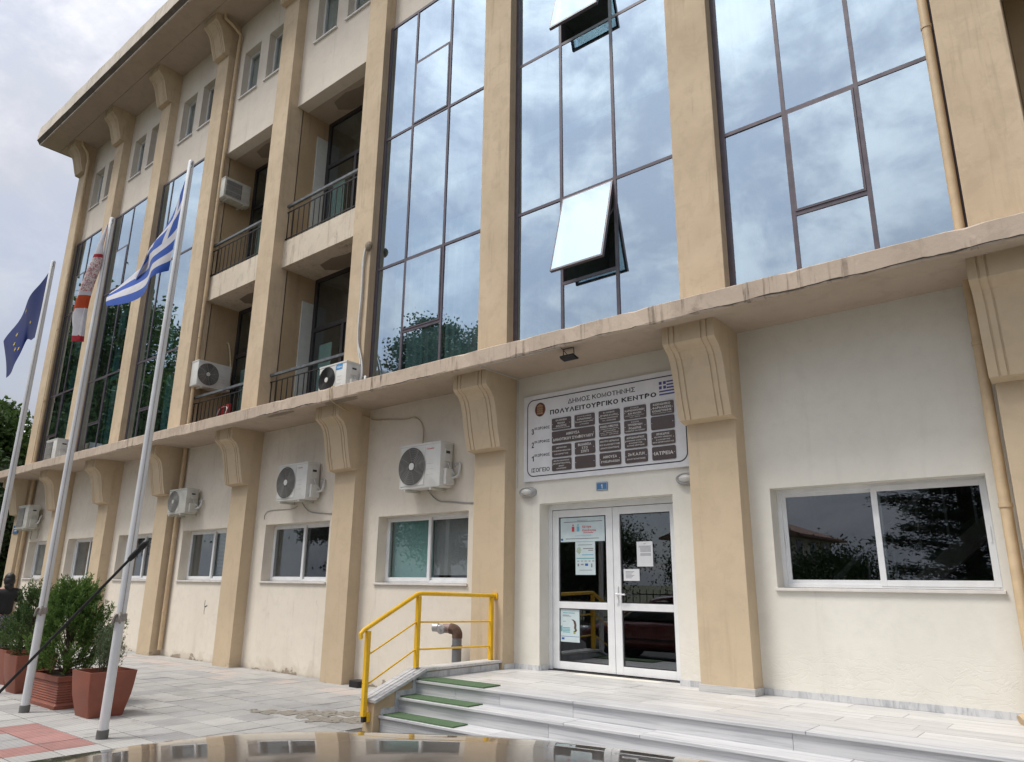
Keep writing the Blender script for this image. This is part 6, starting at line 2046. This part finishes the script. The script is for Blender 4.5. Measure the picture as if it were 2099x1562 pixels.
def make_car(org, paint, label, antenna):
    """hatchback nose towards -x; local: nose x=-1.9 .. tail x=2.25, centre y=0, road z=0"""
    e = empty('parked_car', org, label, 'car', 'cars parked along the kerb')
    M0 = Matrix.Translation(org)
    B = lambda mb, n, m, par=e, **kw: mb.xf(M0).build(n, m, par, **kw)
    hwid = [(-1.95, .60), (-1.75, .74), (-1.2, .83), (0, .86), (1.4, .85), (2.0, .78), (2.22, .66)]
    ztop = [(-1.95, .62), (-1.8, .74), (-1.2, .90), (-.62, .985), (.6, 1.0), (1.6, 1.01), (2.1, .98), (2.22, .90)]
    zbot = [(-1.95, .36), (-1.6, .26), (0, .22), (1.8, .26), (2.22, .38)]
    rings = []
    for i in range(43):
        x = -1.95 + 4.17 * i / 42
        w, zt, zb = lerp_tab(hwid, x), lerp_tab(ztop, x), lerp_tab(zbot, x)
        pts = []
        for k in range(28):
            a = 2 * math.pi * k / 28
            ca, sa = math.cos(a), math.sin(a)
            p = .5
            yy = w * (abs(ca) ** p) * (1 if ca >= 0 else -1)
            zz = (zt + zb) / 2 + (zt - zb) / 2 * (abs(sa) ** .55) * (1 if sa >= 0 else -1)
            pts.append((x, yy, zz))
        rings.append(pts)
    body = B(MB().loft(rings), 'body', paint, smooth=50)
    # wheels in dark arches
    for (wx, sy) in ((-1.22, -1), (-1.22, 1), (1.33, -1), (1.33, 1)):
        y_ = sy * .845
        arch = MB()
        arch.tube([(wx, sy * .60, .33), (wx, y_ + sy * .018, .33)], .365, 26)
        B(arch, 'wheel_arch', MAT['trim'], smooth=40)
        wh = MB()
        wh.tube([(wx, sy * .68, .31), (wx, sy * .70, .31), (wx, y_ + sy * .015, .31), (wx, y_ + sy * .032, .31)], [.28, .31, .31, .285], 26)
        wo = B(wh, 'wheel', MAT['tyre'], smooth=40)
        rm = MB()
        rm.tube([(wx, y_ + sy * .030, .31), (wx, y_ + sy * .040, .31)], [.205, .195], 22)
        for q in range(5):
            a = q * 2 * math.pi / 5
            rm.tube([(wx, y_ + sy * .045, .31), (wx + .19 * math.cos(a), y_ + sy * .042, .31 + .19 * math.sin(a))], .022, 6)
        B(rm, 'rim', MAT['rim'], wo, smooth=40)
    # cabin: glass house and roof skin
    def cab(z, tab_f, tab_r, wtab):
        pass
    zr0 = .985
    def cabin_ring(z, xf, xr, w, wr, n=9):
        # rounded plan outline: front edge at xf, rear edge at xr, half width w at mid, wr at ends
        L = []
        for k in range(n):
            f = k / (n - 1)
            yy = -wr + 2 * wr * f
            L.append((xf + .10 * (1 - (1 - (2 * f - 1) ** 2)) , yy, z))
        for k in range(1, n):
            f = k / (n - 1)
            x = xf + .10 + (xr - .08 - xf - .10) * f
            L.append((x, wr + (w - wr) * math.sin(math.pi * min(1, f * 1.1) * .55), z))
        wre = L[-1][1]
        for k in range(1, n):
            f = k / (n - 1)
            yy = wre - 2 * wre * f
            L.append((xr - .08 * (1 - (1 - (2 * f - 1) ** 2)), yy, z))
        m = [(p[0], -p[1], p[2]) for p in L[n:2 * n - 2]]
        L += m[::-1]
        return L
    rg = [cabin_ring(.96, -.72, 1.98, .79, .70), cabin_ring(1.18, -.38, 1.90, .73, .64), cabin_ring(1.30, -.12, 1.76, .65, .56), cabin_ring(1.36, .0, 1.68, .60, .50)]
    B(MB().loft(rg), 'cabin_glass', MAT['car_glass'], smooth=60)
    # roof: crowned skin
    NX, NY = 26, 22
    def roof(u, v):
        x = .02 + 1.72 * u
        w = .5948 + .153 * math.sin(min(1, u * 1.15) * math.pi * .5) - .05 * max(0, u - .8) / .2
        y = w * v
        z = 1.531 - .0346 * abs(v) ** 2.6 - .0107 * abs(v) ** 9 - .1333 * max(0, .6 - u) ** 2 * abs(v) ** 4 - .054 * max(0, .45 - u) ** 1.6 / .45 ** 1.6 - .07 * max(0, u - .55) ** 2 / .2 - .03 * max(0, .10 - u) / .10
        x += .055 * (v * v) * max(0, 1 - u * 3)
        return (x, y, z)
    rm = MB()
    top = [roof(i / NX, -1 + 2 * j / NY) for i in range(NX + 1) for j in range(NY + 1)]
    rm._add(top, [(i * (NY + 1) + j, i * (NY + 1) + j + 1, (i + 1) * (NY + 1) + j + 1, (i + 1) * (NY + 1) + j) for i in range(NX) for j in range(NY)])
    lo = [(p[0], p[1], p[2] - .05) for p in top]
    rm._add(lo, [(i * (NY + 1) + j, (i + 1) * (NY + 1) + j, (i + 1) * (NY + 1) + j + 1, i * (NY + 1) + j + 1) for i in range(NX) for j in range(NY)])
    K = (NX + 1) * (NY + 1)
    rim_ = [i * (NY + 1) for i in range(NX + 1)] + [NX * (NY + 1) + j for j in range(1, NY + 1)] + [i * (NY + 1) + NY for i in range(NX - 1, -1, -1)] + [j for j in range(NY - 1, 0, -1)]
    rm.f += [(rim_[k], rim_[(k + 1) % len(rim_)], rim_[(k + 1) % len(rim_)] + K, rim_[k] + K) for k in range(len(rim_))]
    rm.mi += [0] * len(rim_)
    ro = B(rm, 'roof', paint, smooth=70)
    # pillars
    for sy in (-1, 1):
        B(MB().tube([(-.68, sy * .72, .98), (-.30, sy * .655, 1.22), (.0, sy * .545, 1.335)], .03, 8), 'pillar', paint, smooth=60)
        B(MB().tube([(.78, sy * .795, .98), (.80, sy * .60, 1.42)], .03, 8), 'pillar', MAT['trim'], smooth=60)
        B(MB().tube([(1.95, sy * .74, .98), (1.66, sy * .53, 1.35)], .045, 8), 'pillar', paint, smooth=60)
        B(MB().ball((-.52, sy * .93, 1.02), (.07, .10, .065), 12, 8), 'mirror', paint, smooth=60)
        B(MB().ball((-1.78, sy * .60, .68), (.14, .16, .075), 14, 8), 'headlight', MAT['head_lamp'], smooth=60)
        B(MB().ball((2.14, sy * .66, .86), (.09, .10, .11), 14, 8), 'tail_light', MAT['tail_lamp'], smooth=60)
        for xx in (.28, 1.05):
            B(MB().box(xx, xx + .16, sy * .862 - .012, sy * .862 + .012, .86, .885), 'door_handle', paint, bevel=.006)
        B(MB().box(-.75, 1.75, sy * .862 - .006, sy * .862 + .004, .50, .545), 'side_trim', MAT['trim'], bevel=.003)
    B(MB().box(-1.985, -1.90, -.30, .30, .40, .50), 'grille', MAT['trim'], bevel=.01)
    B(MB().box(2.19, 2.235, -.26, .26, .62, .73), 'number_plate', MAT['paper'])
    if antenna:
        (b, tp) = antenna
        b, tp = Vector(b), Vector(tp)
        d = (tp - b).normalized()
        am = MB()
        am.tube([b - d * .02, b + d * .02, b + d * .05], [.022, .016, .008], 10)
        am.build('antenna_base', MAT['trim'], ro, smooth=60)
        an = MB()
        an.tube([b + d * .04, b + d * .10, tp - d * .035], [.0025, .0023, .0021], 8)
        an.tube([tp - d * .036, tp - d * .030, tp - d * .016, tp - d * .014, tp - d * .010, tp, tp + d * .004], [.0034, .0044, .0044, .0034, .0050, .0048, .002], 10)
        an.build('antenna', MAT['trim'], ro, smooth=60)
    return e


CAR_O = (-1.6015, .5521, -.125)
make_car(CAR_O, MAT['paint'], 'brown-grey metallic car in the foreground, its roof along the bottom edge', ((-1.44, .37, 1.372), (-1.139, .514, 1.7025)))
make_car((-9.2, .55, -.125), MAT['paint_red'], 'dark red car parked ahead along the kerb, mirrored in the door', None)

# ================================================================== PERSON
def skinned(name, verts, edges, radii, mat, parent, sub=2):
    me = bpy.data.meshes.new(name)
    me.from_pydata(verts, edges, [])
    o = bpy.data.objects.new(name, me)
    COL.objects.link(o)
    sk = o.modifiers.new('skin', 'SKIN')
    sk.use_smooth_shade = True
    for i, r_ in enumerate(radii):
        sv = me.skin_vertices[0].data[i]
        sv.radius = r_ if isinstance(r_, tuple) else (r_, r_)
        sv.use_root = (i == 0)
    ss = o.modifiers.new('sub', 'SUBSURF')
    ss.levels = ss.render_levels = sub
    bpy.context.view_layer.update()
    m2 = bpy.data.meshes.new_from_object(o.evaluated_get(bpy.context.evaluated_depsgraph_get()))
    bpy.data.objects.remove(o)
    for p in m2.polygons:
        p.use_smooth = True
    m2.materials.clear()
    m2.materials.append(mat)
    return link_mesh(name, m2, mat, parent)


MAT['skin'] = plain('skin', (.34, .19, .13), .55, var=.08)
MAT['hair'] = plain('black_hair', (.012, .010, .009), .5, var=.2, scale=60)
MAT['tshirt'] = plain('black_tshirt', (.012, .012, .013), .85, var=.2)
t = NT('patterned_trousers')
vv = t.mapr(t.noise(t.pos(), 55, 3, .6), .48, .56)
MAT['trousers'] = t.done(t.bsdf(**{'Base Color': t.mix(vv, (.03, .03, .045), (.30, .28, .30)), 'Roughness': .85}))
per = empty('person', (-17.2, 5.2, 0), 'person in black t-shirt and patterned trousers walking away past the planters', 'person')
px_, py_ = -17.2, 5.2
# local frame: back towards the camera; walking to -x, so left-right of the body runs along y
V = lambda f, s, z: (px_ - f, py_ + s, z)      # f forward (-x), s to the body's right (+y)
verts = [V(0, 0, .93), V(.0, 0, 1.08), V(.01, 0, 1.24), V(0, 0, 1.40), V(0, 0, 1.47), V(.02, 0, 1.56), V(.03, 0, 1.64), V(.02, 0, 1.69),
         V(0, .18, 1.365), V(-.02, .27, 1.13), V(.06, .29, .90), V(.10, .29, .82),
         V(0, -.18, 1.365), V(-.03, -.27, 1.13), V(-.02, -.29, .88), V(.0, -.29, .80),
         V(0, .10, .88), V(.12, .11, .50), V(.02, .11, .09), V(.16, .12, .04),
         V(0, -.10, .88), V(-.02, -.11, .50), V(-.18, -.11, .11), V(-.06, -.12, .04)]
edges = [(0, 1), (1, 2), (2, 3), (3, 4), (4, 5), (5, 6), (6, 7), (3, 8), (8, 9), (9, 10), (10, 11), (3, 12), (12, 13), (13, 14), (14, 15), (0, 16), (16, 17), (17, 18), (18, 19), (0, 20), (20, 21), (21, 22), (22, 23)]
rad = [(.15, .12), (.145, .11), (.15, .115), (.12, .10), .055, .085, .095, .06, .07, .05, .038, .03, .07, .05, .038, .03, .095, .065, .045, .035, .095, .065, .045, .035]
body_ = skinned('body', verts, edges, rad, MAT['skin'], per)
for (s, base) in ((1, V(.10, .29, .82)), (-1, V(.0, -.29, .80))):
    fg = MB()
    b_ = Vector(base)
    for k in range(4):
        o_ = Vector((-.025 + .017 * k, 0, 0))
        L = (.075, .085, .08, .065)[k]
        fg.tube([b_ + o_ + Vector((0, 0, .0)), b_ + o_ + Vector((-.012, 0, -L * .55)), b_ + o_ + Vector((-.005, -s * .02, -L))], [.0095, .009, .006], 6)
    fg.tube([b_ + Vector((-.03, 0, .02)), b_ + Vector((-.05, -s * .01, -.02)), b_ + Vector((-.048, -s * .015, -.05))], [.011, .010, .007], 6)
    fg.build('fingers', MAT['skin'], body_, smooth=60)
sv = [V(0, 0, .90), V(.0, 0, 1.08), V(.01, 0, 1.24), V(0, 0, 1.385), V(0, 0, 1.45), V(0, .18, 1.355), V(-.015, .24, 1.17), V(0, -.18, 1.355), V(-.02, -.24, 1.17)]
skinned('tshirt', sv, [(0, 1), (1, 2), (2, 3), (3, 4), (3, 5), (5, 6), (3, 7), (7, 8)], [(.185, .15), (.19, .15), (.205, .155), (.18, .14), .10, .105, .085, .095, .085], MAT['tshirt'], per)
tv = [V(0, 0, .94), V(0, .10, .86), V(.12, .11, .50), V(.03, .11, .14), V(0, -.10, .86), V(-.02, -.11, .50), V(-.165, -.11, .17)]
skinned('trousers', tv, [(0, 1), (1, 2), (2, 3), (0, 4), (4, 5), (5, 6)], [(.18, .145), .125, .09, .075, .125, .09, .075], MAT['trousers'], per)
hr2 = MB()
hr2.ball(V(-.015, 0, 1.635), (.098, .090, .105), 16, 10)
hr2.ball(V(-.03, 0, 1.575), (.095, .098, .115), 14, 8)
hr2.ball(V(-.05, 0, 1.475), (.075, .085, .10), 12, 8)
hr2.build('hair', MAT['hair'], per, smooth=70)
fc = MB()
fc.ball(V(.115, 0, 1.60), (.02, .014, .022), 8, 6)
for s in (-1, 1):
    fc.ball(V(.02, s * .092, 1.605), (.016, .008, .028), 8, 6)
fc.build('nose_and_ears', MAT['skin'], body_, smooth=70)
ey = MB()
for s in (-1, 1):
    ey.ball(V(.100, s * .033, 1.625), (.008, .014, .008), 8, 6)
ey.box(px_ - .112, px_ - .104, py_ - .022, py_ + .022, 1.563, 1.568)
ey.build('eyes_and_mouth', MAT['hair'], body_)
